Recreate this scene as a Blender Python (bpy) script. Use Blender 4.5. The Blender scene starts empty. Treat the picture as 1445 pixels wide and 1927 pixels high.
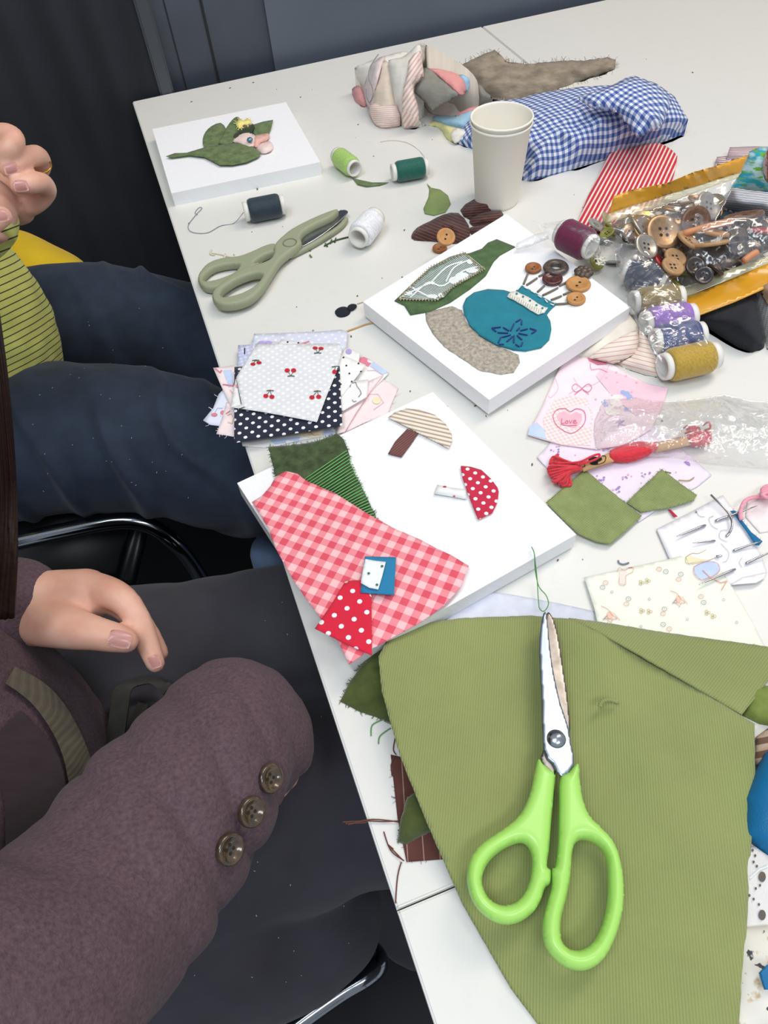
import bpy, bmesh, math, random
import numpy as np
from mathutils import Vector, Matrix, Euler, noise
from mathutils.geometry import delaunay_2d_cdt
from mathutils.bvhtree import BVHTree
random.seed(7)
sc = bpy.context.scene
COL = sc.collection
# ------------------------------------------------------------------ camera
TZ = 0.75                                   # table top height
FP = 1354.131
CAMR = Euler((0.649935213, 0.0617151676, -0.344234801), 'XYZ')
CAMP = Vector((-0.00240927835, -1.27418936, TZ + 0.485361792))
cd = bpy.data.cameras.new('camera'); cam = bpy.data.objects.new('camera', cd); COL.objects.link(cam)
cd.sensor_fit = 'VERTICAL'; cd.sensor_height = 36; cd.sensor_width = 27; cd.lens = FP / 1927 * 36
cd.clip_start = .02
cam.location = CAMP; cam.rotation_euler = CAMR
sc.camera = cam
# ------------------------------------------------------------------ world, lights, exposure
w = bpy.data.worlds.new('world'); sc.world = w; w.use_nodes = True
w.node_tree.nodes['Background'].inputs[0].default_value = (.80, .88, 1, 1)
w.node_tree.nodes['Background'].inputs[1].default_value = 0.50
sc.view_settings.view_transform = 'Standard'; sc.view_settings.look = 'None'
sc.view_settings.gamma = 1; sc.view_settings.use_curve_mapping = False
sc.view_settings.exposure = 0.20
def area(name, loc, size, power, color, target):
    l = bpy.data.lights.new(name, 'AREA'); l.shape = 'RECTANGLE'; l.size = size[0]; l.size_y = size[1]
    l.energy = power; l.color = color
    o = bpy.data.objects.new(name, l); COL.objects.link(o); o.location = loc
    o.rotation_euler = (Vector(target) - Vector(loc)).to_track_quat('-Z', 'Y').to_euler()
area('ceiling_panel_left', (-.55, -1.3, 2.75), (.7, .7), 14, (.86, .94, 1), (0, -.8, .75))
area('ceiling_panel_middle', (.9, -.55, 2.75), (.5, 1.0), 9, (1, .93, .84), (.4, -.7, .75))
area('ceiling_panel_right', (1.7, -.3, 2.75), (.5, 1.0), 13, (1, .80, .60), (1.0, -.3, .75))
area('ceiling_panel_near', (.3, -2.3, 2.75), (1.0, .4), 12, (.96, .98, 1), (.2, -1.0, .75))
# ------------------------------------------------------------------ pixel rays onto real planes
RM = CAMR.to_matrix()
def T(x, y, h=0.0):
    d = RM @ Vector(((x - 722.5) / FP, -(y - 963.5) / FP, -1))
    return CAMP + d * ((TZ + h - CAMP.z) / d.z)
def C(o, s, pts):
    return [(o[0] + p[0] / s, o[1] + p[1] / s) + tuple(p[2:]) for p in pts]
def smooth(pts, n=6, closed=False):
    pts = [tuple(p) for p in pts]; N = len(pts); out = []
    rng = range(N) if closed else range(N - 1)
    for i in rng:
        if closed: p0, p1, p2, p3 = pts[i - 1], pts[i], pts[(i + 1) % N], pts[(i + 2) % N]
        else: p0, p1, p2, p3 = pts[max(i - 1, 0)], pts[i], pts[i + 1], pts[min(i + 2, N - 1)]
        for k in range(n):
            t = k / n
            out.append(tuple(.5 * ((2 * b) + (-a + c) * t + (2 * a - 5 * b + 4 * c - d) * t * t + (-a + 3 * b - 3 * c + d) * t ** 3) for a, b, c, d in zip(p0, p1, p2, p3)))
    if not closed: out.append(pts[-1])
    return out
# ------------------------------------------------------------------ materials
def srgb(c):
    if isinstance(c, str): c = [int(c[i:i + 2], 16) for i in (0, 2, 4)]
    return tuple(((v / 255) / 12.92 if v / 255 <= .04045 else ((v / 255 + .055) / 1.055) ** 2.4) for v in c) + (1,)
class G:
    def __init__(s, name):
        s.m = bpy.data.materials.new(name); s.m.use_nodes = True; s.t = s.m.node_tree; s.n = s.t.nodes; s.l = s.t.links
        s.b = s.n['Principled BSDF']
    def node(s, ty, **k):
        n = s.n.new(ty)
        for a, v in k.items(): setattr(n, a, v)
        return n
    def put(s, sock, v):
        if isinstance(v, bpy.types.NodeSocket): s.l.new(v, sock)
        elif v is not None: sock.default_value = v
    def math(s, op, a, b=None):
        n = s.node('ShaderNodeMath', operation=op); s.put(n.inputs[0], a)
        if b is not None: s.put(n.inputs[1], b)
        return n.outputs[0]
    def mix(s, f, a, b):
        n = s.node('ShaderNodeMix', data_type='RGBA'); s.put(n.inputs[0], f); s.put(n.inputs[6], a); s.put(n.inputs[7], b)
        return n.outputs[2]
    def uv(s):
        c = s.node('ShaderNodeTexCoord'); x = s.node('ShaderNodeSeparateXYZ'); s.l.new(c.outputs['UV'], x.inputs[0])
        return c.outputs['UV'], x.outputs[0], x.outputs[1]
    def obj(s): return s.node('ShaderNodeTexCoord').outputs['Object']
    def noise(s, vec, scale, detail=3, rough=.5):
        n = s.node('ShaderNodeTexNoise'); s.put(n.inputs['Vector'], vec); n.inputs['Scale'].default_value = scale
        n.inputs['Detail'].default_value = detail; n.inputs['Roughness'].default_value = rough
        return n.outputs[0]
    def ramp(s, f, lo, hi):
        n = s.node('ShaderNodeMapRange'); s.put(n.inputs[0], f); n.inputs[1].default_value = lo; n.inputs[2].default_value = hi
        return n.outputs[0]
    def bump(s, h, st=.3, dist=.001):
        n = s.node('ShaderNodeBump'); n.inputs['Strength'].default_value = st; n.inputs['Distance'].default_value = dist
        s.put(n.inputs['Height'], h); s.l.new(n.outputs[0], s.b.inputs['Normal'])
_mc = {}
def fabric(name, c, c2=None, c3=None, kind='plain', p=.01, r=.3, var=.10, rough=.9, sheen=.1, vs=60, rib=0, nb=.35, alpha=None, o3=False):
    if name in _mc: return _mc[name]
    g = G(name); U, u, v = g.uv(); NV = g.obj() if o3 else U; c = srgb(c); c2 = srgb(c2) if c2 else c; c3 = srgb(c3) if c3 else c2
    fr = lambda x, o=0: g.math('FRACT', g.math('ADD', g.math('DIVIDE', x, p), o + 100))
    if kind == 'dots':
        def dd(o):
            a = g.math('SUBTRACT', fr(u, o), .5); b = g.math('SUBTRACT', fr(v, o), .5)
            return g.math('SQRT', g.math('ADD', g.math('MULTIPLY', a, a), g.math('MULTIPLY', b, b)))
        f = g.math('LESS_THAN', g.math('MINIMUM', dd(0), dd(.5)), r)
        col = g.mix(f, c, c2)
    elif kind == 'stripes':
        col = g.mix(g.math('LESS_THAN', fr(u), r), c, c2)
    elif kind == 'gingham':
        a = g.math('LESS_THAN', fr(u), .5); b = g.math('LESS_THAN', fr(v), .5)
        col = g.mix(a, g.mix(b, c, c2), g.mix(b, c2, c3))
    else: col = None
    base = col if col is not None else c
    nz = g.noise(NV, vs, 4, .6)
    fine = g.noise(NV, 900, 2)
    f = g.ramp(nz, .3, .7)
    dark = tuple(x * (1 - var) for x in (1, 1, 1)) + (1,); lite = tuple(1 + var * .6 for _ in range(3)) + (1,)
    mul = g.node('ShaderNodeMix', data_type='RGBA', blend_type='MULTIPLY'); mul.inputs[0].default_value = 1
    g.put(mul.inputs[6], base); g.put(mul.inputs[7], g.mix(f, dark, lite)); out = mul.outputs[2]
    if rib:
        rr = g.math('FRACT', g.math('ADD', g.math('DIVIDE', u, rib), 100)); tri = g.math('ABSOLUTE', g.math('SUBTRACT', rr, .5))
        m2 = g.node('ShaderNodeMix', data_type='RGBA', blend_type='MULTIPLY'); m2.inputs[0].default_value = 1
        g.put(m2.inputs[6], out); g.put(m2.inputs[7], g.mix(g.ramp(tri, .05, .35), (.88, .88, .88, 1), (1.04, 1.04, 1.04, 1))); out = m2.outputs[2]
        g.bump(g.math('ADD', g.math('MULTIPLY', tri, 1.2), g.math('MULTIPLY', fine, .5)), .6, .0008)
    else: g.bump(g.math('ADD', fine, g.math('MULTIPLY', nz, .6)), nb, .0006)
    g.put(g.b.inputs['Base Color'], out); g.b.inputs['Roughness'].default_value = rough
    g.b.inputs['Sheen Weight'].default_value = sheen
    g.b.inputs['Specular IOR Level'].default_value = .2
    if alpha is not None: g.b.inputs['Alpha'].default_value = alpha
    _mc[name] = g.m; return g.m
def plain(name, c, rough=.5, metal=0, spec=.5, var=0, vs=30, coat=0, bump=0, bs=200):
    if name in _mc: return _mc[name]
    g = G(name); cc = srgb(c); g.b.inputs['Roughness'].default_value = rough; g.b.inputs['Metallic'].default_value = metal
    g.b.inputs['Specular IOR Level'].default_value = spec; g.b.inputs['Coat Weight'].default_value = coat
    if var:
        f = g.ramp(g.noise(g.obj(), vs, 4), .3, .7)
        g.put(g.b.inputs['Base Color'], g.mix(f, tuple(x * (1 - var) for x in cc[:3]) + (1,), tuple(min(1, x * (1 + var * .6)) for x in cc[:3]) + (1,)))
    else: g.b.inputs['Base Color'].default_value = cc
    if bump: g.bump(g.noise(g.obj(), bs, 3), bump, .001)
    _mc[name] = g.m; return g.m
def plastic(name, tint=(1, 1, 1), amt=.12, crinkle=.9, sc_=90, milk=.05, fr=.30, dc=(.9, .92, .93)):
    if name in _mc: return _mc[name]
    g = G(name); g.n.remove(g.b)
    tr = g.node('ShaderNodeBsdfTransparent'); tr.inputs[0].default_value = tuple(tint) + (1,)
    gl = g.node('ShaderNodeBsdfGlossy'); gl.inputs['Roughness'].default_value = .08; gl.inputs[0].default_value = (1, 1, 1, 1)
    df = g.node('ShaderNodeBsdfDiffuse'); df.inputs[0].default_value = tuple(dc) + (1,)
    bn = g.node('ShaderNodeBump'); bn.inputs['Strength'].default_value = crinkle; bn.inputs['Distance'].default_value = .004
    U, u, v = g.uv(); nz = g.node('ShaderNodeTexNoise'); nz.inputs['Scale'].default_value = sc_ * .5; nz.inputs['Detail'].default_value = 2; nz.inputs['Distortion'].default_value = 1.2
    g.l.new(U, nz.inputs['Vector']); vo = g.node('ShaderNodeTexVoronoi', feature='DISTANCE_TO_EDGE'); vo.inputs['Scale'].default_value = sc_ * .45
    ad = g.node('ShaderNodeVectorMath', operation='ADD'); g.l.new(U, ad.inputs[0]); sv = g.node('ShaderNodeVectorMath', operation='SCALE'); sv.inputs['Scale'].default_value = .02
    g.l.new(nz.outputs['Color'], sv.inputs[0]); g.l.new(sv.outputs[0], ad.inputs[1]); g.l.new(ad.outputs[0], vo.inputs['Vector'])
    g.l.new(g.math('ADD', nz.outputs[0], g.math('MULTIPLY', g.math('MINIMUM', vo.outputs['Distance'], .25), 1.2)), bn.inputs['Height'])
    g.l.new(bn.outputs[0], gl.inputs['Normal'])
    m1 = g.node('ShaderNodeMixShader'); m1.inputs[0].default_value = milk; g.l.new(tr.outputs[0], m1.inputs[1]); g.l.new(df.outputs[0], m1.inputs[2])
    lw = g.node('ShaderNodeLayerWeight'); lw.inputs['Blend'].default_value = .35; 
    f = g.math('ADD', g.math('MULTIPLY', lw.outputs['Fresnel'], fr), amt)
    m2 = g.node('ShaderNodeMixShader'); g.l.new(f, m2.inputs[0]); g.l.new(m1.outputs[0], m2.inputs[1]); g.l.new(gl.outputs[0], m2.inputs[2])
    g.l.new(m2.outputs[0], g.n['Material Output'].inputs[0]); _mc[name] = g.m; return g.m
# ------------------------------------------------------------------ object helpers
def tag(o, label=None, cat=None, group=None, kind=None):
    if label: o['label'] = label
    if cat: o['category'] = cat
    if group: o['group'] = group
    if kind: o['kind'] = kind
    return o
def empty(name, loc, label, cat, group=None):
    o = bpy.data.objects.new(name, None); COL.objects.link(o); o.location = loc; o.empty_display_size = .01
    return tag(o, label, cat, group)
def link(name, me, mats, parent=None, smooth_=True):
    o = bpy.data.objects.new(name, me); COL.objects.link(o)
    for m in (mats if isinstance(mats, (list, tuple)) else [mats]): me.materials.append(m)
    if smooth_: me.polygons.foreach_set('use_smooth', [True] * len(me.polygons))
    if parent:
        o.parent = parent; o.location = (0, 0, 0)
        bpy.context.view_layer.update()
        o.matrix_parent_inverse = parent.matrix_world.inverted()
    me.update(); return o
def recenter(o):
    vs = [v.co for v in o.data.vertices]
    c = Vector((sum(v.x for v in vs) / len(vs), sum(v.y for v in vs) / len(vs), min(v.z for v in vs)))
    o.data.transform(Matrix.Translation(-c)); o.location = c; return o
def inside(x, y, poly):
    r = False; j = len(poly) - 1
    for i in range(len(poly)):
        xi, yi = poly[i]; xj, yj = poly[j]
        if (yi > y) != (yj > y) and x < (xj - xi) * (y - yi) / (yj - yi) + xi: r = not r
        j = i
    return r
def patch(name, pts, mat, parent=None, h=None, sp=7, bulge=0, nz=0, ns=25, uv=None, thick=.0005, solid=None, motifs=(), seed=0, jag=0, sm=0, wf=None, fray=None, uvz=0, lab=None, cat=None, group=None):
    rnd = random.Random(seed + hash_(name))
    P = [(p[0], p[1], (p[2] if len(p) > 2 else (h or 0)) + (h or 0 if len(p) > 2 else 0)) for p in pts]
    if sm: P = smooth(P, sm, True)
    B = []
    for i in range(len(P)):
        a, b = P[i], P[(i + 1) % len(P)]; L = math.hypot(b[0] - a[0], b[1] - a[1]); n = max(1, int(round(L / sp)))
        for k in range(n):
            t = k / n; x, y, z = (a[j] + (b[j] - a[j]) * t for j in range(3))
            if jag and k: x += rnd.uniform(-jag, jag); y += rnd.uniform(-jag, jag)
            B.append((x, y, z))
    poly = [(b[0], b[1]) for b in B]
    xs = [p[0] for p in poly]; ys = [p[1] for p in poly]; pa = np.array(poly)
    V = list(poly); y = min(ys) + sp * .5; row = 0
    while y < max(ys):
        x = min(xs) + (sp * .5 if row % 2 else 0)
        while x < max(xs):
            if inside(x, y, poly) and np.min(np.hypot(pa[:, 0] - x, pa[:, 1] - y)) > sp * .55: V.append((x, y))
            x += sp
        y += sp * .87; row += 1
    nb = len(poly)
    vo, eo, fo, ov, _, _ = delaunay_2d_cdt([Vector(v) for v in V], [(i, (i + 1) % nb) for i in range(nb)], [list(range(nb))], 1, 1e-4)
    n = len(vo); H = np.zeros(n); bd = np.zeros(n, bool)
    for i in range(n):
        for j in (ov[i] if ov else []):
            if j < nb: H[i] = B[j][2]; bd[i] = True
    nbr = [set() for _ in range(n)]
    for f in fo:
        for k in range(3): nbr[f[k]].add(f[(k + 1) % 3]); nbr[f[(k + 1) % 3]].add(f[k])
    ea = np.array([(i, j) for i in range(n) for j in nbr[i]]); deg = np.maximum(np.bincount(ea[:, 0], minlength=n), 1)
    H[~bd] = H[bd].mean(); D = np.zeros(n); vary = np.ptp(H[bd]) > 1e-6
    if vary or bulge:
        for it in range(260):
            if vary:
                s = np.bincount(ea[:, 0], weights=H[ea[:, 1]], minlength=n) / deg; H = np.where(bd, H, s)
            if bulge:
                s = np.bincount(ea[:, 0], weights=D[ea[:, 1]], minlength=n) / deg + 1; D = np.where(bd, 0, s)
        if bulge:
            D = np.sqrt(D / D.max())
            vp = np.array([(v.x, v.y) for v in vo]); dpx = np.sqrt(((vp[:, None, :] - pa[None, :, :]) ** 2).sum(2)).min(1)
            lim = np.minimum(1e3, .0006 * dpx / abs(bulge)) + 1e-6; D = np.where(bd, 0, (np.maximum(D, 1e-6) ** -3 + lim ** -3) ** (-1 / 3))
    top = []; flat = []; hm_ = float(H.mean())
    for i in range(n):
        z = H[i] + bulge * D[i]
        q = T(vo[i].x, vo[i].y, z)
        e = (D[i] if bulge else 1)
        if nz: z += nz * e * (noise.noise(Vector((q.x * ns + seed, q.y * ns, 3 + seed))) + .5 * noise.noise(Vector((q.x * ns * 2.3, q.y * ns * 2.3, seed)))) + (nz * .6 if not bulge else 0)
        if wf: z += wf(vo[i].x, vo[i].y, q) * e
        if solid is not None: z = max(z, solid + .0004)
        top.append(T(vo[i].x, vo[i].y, z)); flat.append(T(vo[i].x, vo[i].y, hm_))
    bm = bmesh.new(); tv = [bm.verts.new(p) for p in top]
    bv = [bm.verts.new((p.x, p.y, TZ + solid) if solid is not None else p - Vector((0, 0, thick))) for p in top]
    ec = {}; loops = {}
    for f in fo:
        a, b, c = f
        nrm = (top[b] - top[a]).cross(top[c] - top[a])
        if nrm.dot(CAMP - top[a]) < 0: b, c = c, b
        try: bm.faces.new((tv[a], tv[b], tv[c])); bm.faces.new((bv[a], bv[c], bv[b]))
        except ValueError: continue
        for e in ((a, b), (b, c), (c, a)): ec[e] = 1
    for (a, b) in list(ec):
        if (b, a) not in ec:
            try: bm.faces.new((tv[b], tv[a], bv[a], bv[b]))
            except ValueError: pass
    bvh = BVHTree.FromPolygons(top, [tuple(f) for f in fo])
    mats = [mat]
    def on(x, y, lift=.0003):
        d = (T(x, y, 0) - CAMP).normalized(); loc, nr, i, ds = bvh.ray_cast(CAMP, d)
        return (loc - d * lift * 1.5) if loc else T(x, y, (h or H.mean()) + lift)
    for mo in motifs:
        mm = mo[-1]
        if mm not in mats: mats.append(mm)
        mi = mats.index(mm)
        if mo[0] == 'disc':
            (cx, cy), r = mo[1], mo[2]; rx, ry = r if isinstance(r, tuple) else (r, r * .8)
            ring = [(cx + rx * math.cos(a), cy + ry * math.sin(a)) for a in [k * math.pi / 6 for k in range(12)]]
        elif mo[0] == 'poly': ring = mo[1]
        if mo[0] in ('disc', 'poly'):
            f = bm.faces.new([bm.verts.new(on(*p, .0004 if mo[0] == 'poly' else .0007)) for p in ring]); f.material_index = mi; f.normal_update()
            if f.normal.z < 0: f.normal_flip()
        else:
            pl, wd = mo[1], mo[2]
            for i in range(len(pl) - 1):
                a, b = pl[i], pl[i + 1]; L = math.hypot(b[0] - a[0], b[1] - a[1]) or 1
                ox, oy = -(b[1] - a[1]) / L * wd / 2, (b[0] - a[0]) / L * wd / 2; ex, ey = (b[0] - a[0]) / L * wd * .3, (b[1] - a[1]) / L * wd * .3
                f = bm.faces.new([bm.verts.new(on(*p, .0009)) for p in ((a[0] + ox - ex, a[1] + oy - ey), (a[0] - ox - ex, a[1] - oy - ey), (b[0] - ox + ex, b[1] - oy + ey), (b[0] + ox + ex, b[1] + oy + ey))])
                f.material_index = mi; f.normal_update()
                if f.normal.z < 0: f.normal_flip()
    if fray:
        cnt, ln, wd = fray; Lp = len(B)
        for k in range(cnt):
            i = rnd.randrange(Lp); a = B[i]; b = B[(i + 1) % Lp]; L = math.hypot(b[0] - a[0], b[1] - a[1]) or 1
            t = rnd.random(); x0 = a[0] + (b[0] - a[0]) * t; y0 = a[1] + (b[1] - a[1]) * t
            nx, ny = (b[1] - a[1]) / L, -(b[0] - a[0]) / L
            if inside(x0 + nx * 2, y0 + ny * 2, poly): nx, ny = -nx, -ny
            l = ln * rnd.uniform(.3, 1); sx = rnd.uniform(-.7, .7) * l
            tx, ty = (b[0] - a[0]) / L, (b[1] - a[1]) / L; z = a[2] + .0003
            q = [(x0 - nx, y0 - ny), (x0 + nx * l * .5 + tx * sx * .2, y0 + ny * l * .5 + ty * sx * .2), (x0 + nx * l + tx * sx, y0 + ny * l + ty * sx)]
            for s in range(2):
                p, r_ = q[s], q[s + 1]
                f = bm.faces.new([bm.verts.new(T(p[0] + tx * wd, p[1] + ty * wd, z)), bm.verts.new(T(p[0] - tx * wd, p[1] - ty * wd, z)), bm.verts.new(T(r_[0] - tx * wd, r_[1] - ty * wd, z - .0002)), bm.verts.new(T(r_[0] + tx * wd, r_[1] + ty * wd, z - .0002))])
                f.normal_update()
    bm.verts.index_update(); lay = bm.loops.layers.uv.new('UVMap')
    if uv: a_, b_ = T(*uv[0]), T(*uv[1]); d = (b_ - a_); d.z = 0; d.normalize()
    else: d = Vector((1, 0, 0))
    for f in bm.faces:
        for l in f.loops:
            k = l.vert.index; c = flat[k % n] if (0 <= k < 2 * n and not uvz) else l.vert.co; l[lay].uv = (c.x * d.x + c.y * d.y, -c.x * d.y + c.y * d.x + uvz * l.vert.co.z)
    me = bpy.data.meshes.new(name); bm.to_mesh(me); bm.free()
    o = link(name, me, mats, parent)
    if parent is None: recenter(o)
    if lab: tag(o, lab, cat, group)
    SURF[o.name] = on
    return o
SURF = {}
def hash_(s): return sum(ord(c) * (i + 1) for i, c in enumerate(s)) % 9973
def tube_bm(bm, path, r, seg=8, cap=True):
    path = [Vector(p) for p in path]; rr = r if isinstance(r, (list, tuple)) else [r] * len(path)
    rings = []; up = Vector((0, 0, 1)); prev = None
    for i, p in enumerate(path):
        d = (path[min(i + 1, len(path) - 1)] - path[max(i - 1, 0)]).normalized()
        if prev is None: prev = d.orthogonal().normalized() if abs(d.dot(up)) > .95 else (up - d * up.dot(d)).normalized()
        prev = (prev - d * prev.dot(d)).normalized(); s = d.cross(prev)
        rings.append([bm.verts.new(p + (prev * math.cos(a) + s * math.sin(a)) * rr[i]) for a in [2 * math.pi * k / seg for k in range(seg)]])
    for i in range(len(rings) - 1):
        for k in range(seg): bm.faces.new((rings[i][k], rings[i][(k + 1) % seg], rings[i + 1][(k + 1) % seg], rings[i + 1][k]))
    if cap: bm.faces.new(rings[0][::-1]); bm.faces.new(rings[-1])
def finish(bm, name, mat, parent=None, smooth_=True, uvs=False):
    bmesh.ops.recalc_face_normals(bm, faces=bm.faces)
    lay = bm.loops.layers.uv.new('UVMap')
    for f in bm.faces:
        for l in f.loops: l[lay].uv = (l.vert.co.x + l.vert.co.z * .7, l.vert.co.y)
    me = bpy.data.meshes.new(name); bm.to_mesh(me); bm.free(); o = link(name, me, mat, parent, smooth_)
    if parent is None: recenter(o)
    return o
def tube(name, path, r, mat, parent=None, seg=8, sm=6, lab=None, cat=None, group=None):
    bm = bmesh.new(); paths = path if isinstance(path[0][0], (tuple, list, Vector)) else [path]
    for p in paths:
        q = smooth(p, sm) if sm and len(p) > 2 else p
        tube_bm(bm, q, r, seg)
    o = finish(bm, name, mat, parent)
    if lab: tag(o, lab, cat, group)
    return o
def tp(pts, h=.001): return [tuple(T(p[0], p[1], (p[2] if len(p) > 2 else h))) for p in pts]
def lathe_bm(bm, prof, M, seg=32, close=True):
    rings = [[bm.verts.new(M @ Vector((r * math.cos(2 * math.pi * k / seg), r * math.sin(2 * math.pi * k / seg), z))) for k in range(seg)] for r, z in prof]
    n = len(rings)
    for i in range(n if close else n - 1):
        a, b = rings[i], rings[(i + 1) % n]
        for k in range(seg): bm.faces.new((a[k], a[(k + 1) % seg], b[(k + 1) % seg], b[k]))
def lathe(name, prof, mat, M=Matrix(), parent=None, seg=32, close=True):
    bm = bmesh.new(); lathe_bm(bm, prof, M, seg, close); return finish(bm, name, mat, parent)
def outline_solid(name, outer, holes, h, th, bev, mat, parent=None, sm=4, seg=3, res=.0011):
    z0 = TZ + h; loops = []
    for loop in [outer] + holes:
        q = smooth(loop, sm, True) if sm else loop; w_ = [T(p[0], p[1], h) for p in q]; out = []
        for i in range(len(w_)):
            a, b = w_[i], w_[(i + 1) % len(w_)]; n = max(1, int((b - a).length / res))
            out += [tuple(a.lerp(b, k / n).xy) for k in range(n)]
        loops.append(out)
    V = [p for l in loops for p in l]; nb = len(V); pa = np.array(V); E_ = []; o_ = 0
    for l in loops: E_ += [(o_ + i, o_ + (i + 1) % len(l)) for i in range(len(l))]; o_ += len(l)
    lo, hi = pa.min(0), pa.max(0); y = lo[1]; row = 0
    rs_ = res * 1.1
    while y < hi[1]:
        x = lo[0] + (rs_ / 2 if row % 2 else 0)
        while x < hi[0]:
            if inside(x, y, loops[0]) and not any(inside(x, y, l) for l in loops[1:]) and np.min(np.hypot(pa[:, 0] - x, pa[:, 1] - y)) > rs_ * .5: V.append((x, y))
            x += rs_
        y += rs_ * .87; row += 1
    vo, eo, fo, ov, _, _ = delaunay_2d_cdt([Vector(v) for v in V], E_, [], 0, 1e-7)
    n = len(vo); bd = np.array([any(k < nb for k in ov[i]) for i in range(n)]); vp = np.array([tuple(v) for v in vo])
    d = np.sqrt(((vp[:, None, :] - pa[None, :, :]) ** 2).sum(2)).min(1); d[bd] = 0
    t = np.clip(d / bev, 0, 1); e = max(0, th / 2 - bev); prof = e + (th / 2 - e) * np.sqrt(np.clip(1 - (1 - t) ** 2, 0, 1))
    bm = bmesh.new(); A = [bm.verts.new((vo[i].x, vo[i].y, z0 + prof[i])) for i in range(n)]
    B_ = [A[i] if bd[i] and e < 1e-6 else bm.verts.new((vo[i].x, vo[i].y, z0 - prof[i])) for i in range(n)]; ec = set()
    for f in fo:
        cx = sum(vo[k].x for k in f) / 3; cy = sum(vo[k].y for k in f) / 3
        if not inside(cx, cy, loops[0]) or any(inside(cx, cy, l) for l in loops[1:]): continue
        a, b, c = f
        if (vo[b] - vo[a]).cross(vo[c] - vo[a]) < 0: b, c = c, b
        try: bm.faces.new((A[a], A[b], A[c]))
        except ValueError: pass
        try: bm.faces.new((B_[a], B_[c], B_[b]))
        except ValueError: pass
        ec |= {(a, b), (b, c), (c, a)}
    if e >= 1e-6:
        for (a, b) in ec:
            if (b, a) not in ec:
                try: bm.faces.new((A[b], A[a], B_[a], B_[b]))
                except ValueError: pass
    return finish(bm, name, mat, parent)
def box(name, lo, hi, mat, parent=None, bev=0):
    bm = bmesh.new(); bmesh.ops.create_cube(bm, size=1)
    for v in bm.verts: v.co = Vector([lo[i] + (v.co[i] + .5) * (hi[i] - lo[i]) for i in range(3)])
    if bev: bmesh.ops.bevel(bm, geom=list(bm.edges), offset=bev, segments=2, affect='EDGES')
    return finish(bm, name, mat, parent, False)
def axisM(a, b):
    return Matrix.Translation(a) @ (b - a).to_track_quat('Z', 'Y').to_matrix().to_4x4()
# ------------------------------------------------------------------ SETTING
g = G('table_laminate'); f = g.noise(g.obj(), 3, 4); f2 = g.ramp(g.noise(g.obj(), 60, 5, .7), .55, .75)
c = g.mix(f, srgb('DAD9D3'), srgb('E2E1DC')); g.put(g.b.inputs['Base Color'], g.mix(g.math('MULTIPLY', f2, .12), c, srgb('B8AE9C')))
g.b.inputs['Roughness'].default_value = .38; g.b.inputs['Specular IOR Level'].default_value = .4; LAM = g.m
EDGE = plain('table_edge_band', 'C9C8C2', .5)
g = G('dark_wall_paint'); f = g.noise(g.obj(), 2.0, 5, .6); g.put(g.b.inputs['Base Color'], g.mix(g.ramp(f, .35, .7), srgb('3A404B'), srgb('555D69')))
g.b.inputs['Roughness'].default_value = .42; g.bump(g.noise(g.obj(), 35, 4), .12, .002); WALL = g.m
FLOOR = plain('dark_floor', '1E1F24', .6, var=.3, vs=8)
CURT = plain('black_curtain_cloth', '23262F', .85, var=.3, vs=6, bump=.3, bs=300)
def struct(o): o['kind'] = 'structure'; return o
struct(box('floor', (-2.2, -2.6, -.05), (2.4, .2, 0), FLOOR))
struct(box('wall_back', (-2.2, .03, 0), (2.4, .1, 1.9), WALL))
# wall boards seams
SEAM = plain('wall_seam_dark', '16181C', .7); PNL = plain('wall_panel_paint', '565E6A', .4, var=.15, vs=3, bump=.15, bs=25)
def WX(px, py, Y):   # point on the plane y=Y
    d = RM @ Vector(((px - 722.5) / FP, -(py - 963.5) / FP, -1)); return CAMP + d * ((Y - CAMP.y) / d.y)
def strip(name, px, py, wd, dep, m):
    x = WX(px, py, .03).x; return struct(box(name, (x - wd / 2, .03 - dep, .0), (x + wd / 2, .031, 1.88), m, bev=0))
strip('trim_1', 395, 80, .004, .0015, SEAM)
strip('trim_2', 328, 80, .002, .001, SEAM)
x0 = WX(505, 60, .03).x
struct(box('trim_3', (x0, .024, 0), (2.38, .031, 1.88), PNL))
# black curtain left of the metal strip: pleated sheet
xr = WX(262, 40, .0).x
bm = bmesh.new(); N = 420; xa = -2.15; cols = []
for i in range(N + 1):
    x = xa + (xr - xa) * i / N; y = .008 + .0035 * math.sin(x * 95 + 2 * math.sin(x * 9)) + .003 * math.sin(x * 41)
    cols.append([(x, y, z) for z in (.003, .6, 1.2, 1.85)])
for off in (0, .003):
    V = [[bm.verts.new((p[0], p[1] + off, p[2])) for p in c_] for c_ in cols]
    for i in range(N):
        for k in range(3): bm.faces.new((V[i][k], V[i + 1][k], V[i + 1][k + 1], V[i][k + 1]))
o = finish(bm, 'blackout_curtain', CURT); tag(o, 'black pleated curtain hanging behind the seated people, left of the table', 'curtain')
POST = plain('grey_post', '4A4E55', .35, .3)
o = box('wall_post', (WX(262, 40, 0).x - .0, -.0, 0), (WX(262, 40, 0).x + .022, .028, 1.88), POST, bev=.003)
tag(o, 'thin grey metal post standing against the dark wall', 'post')
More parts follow.
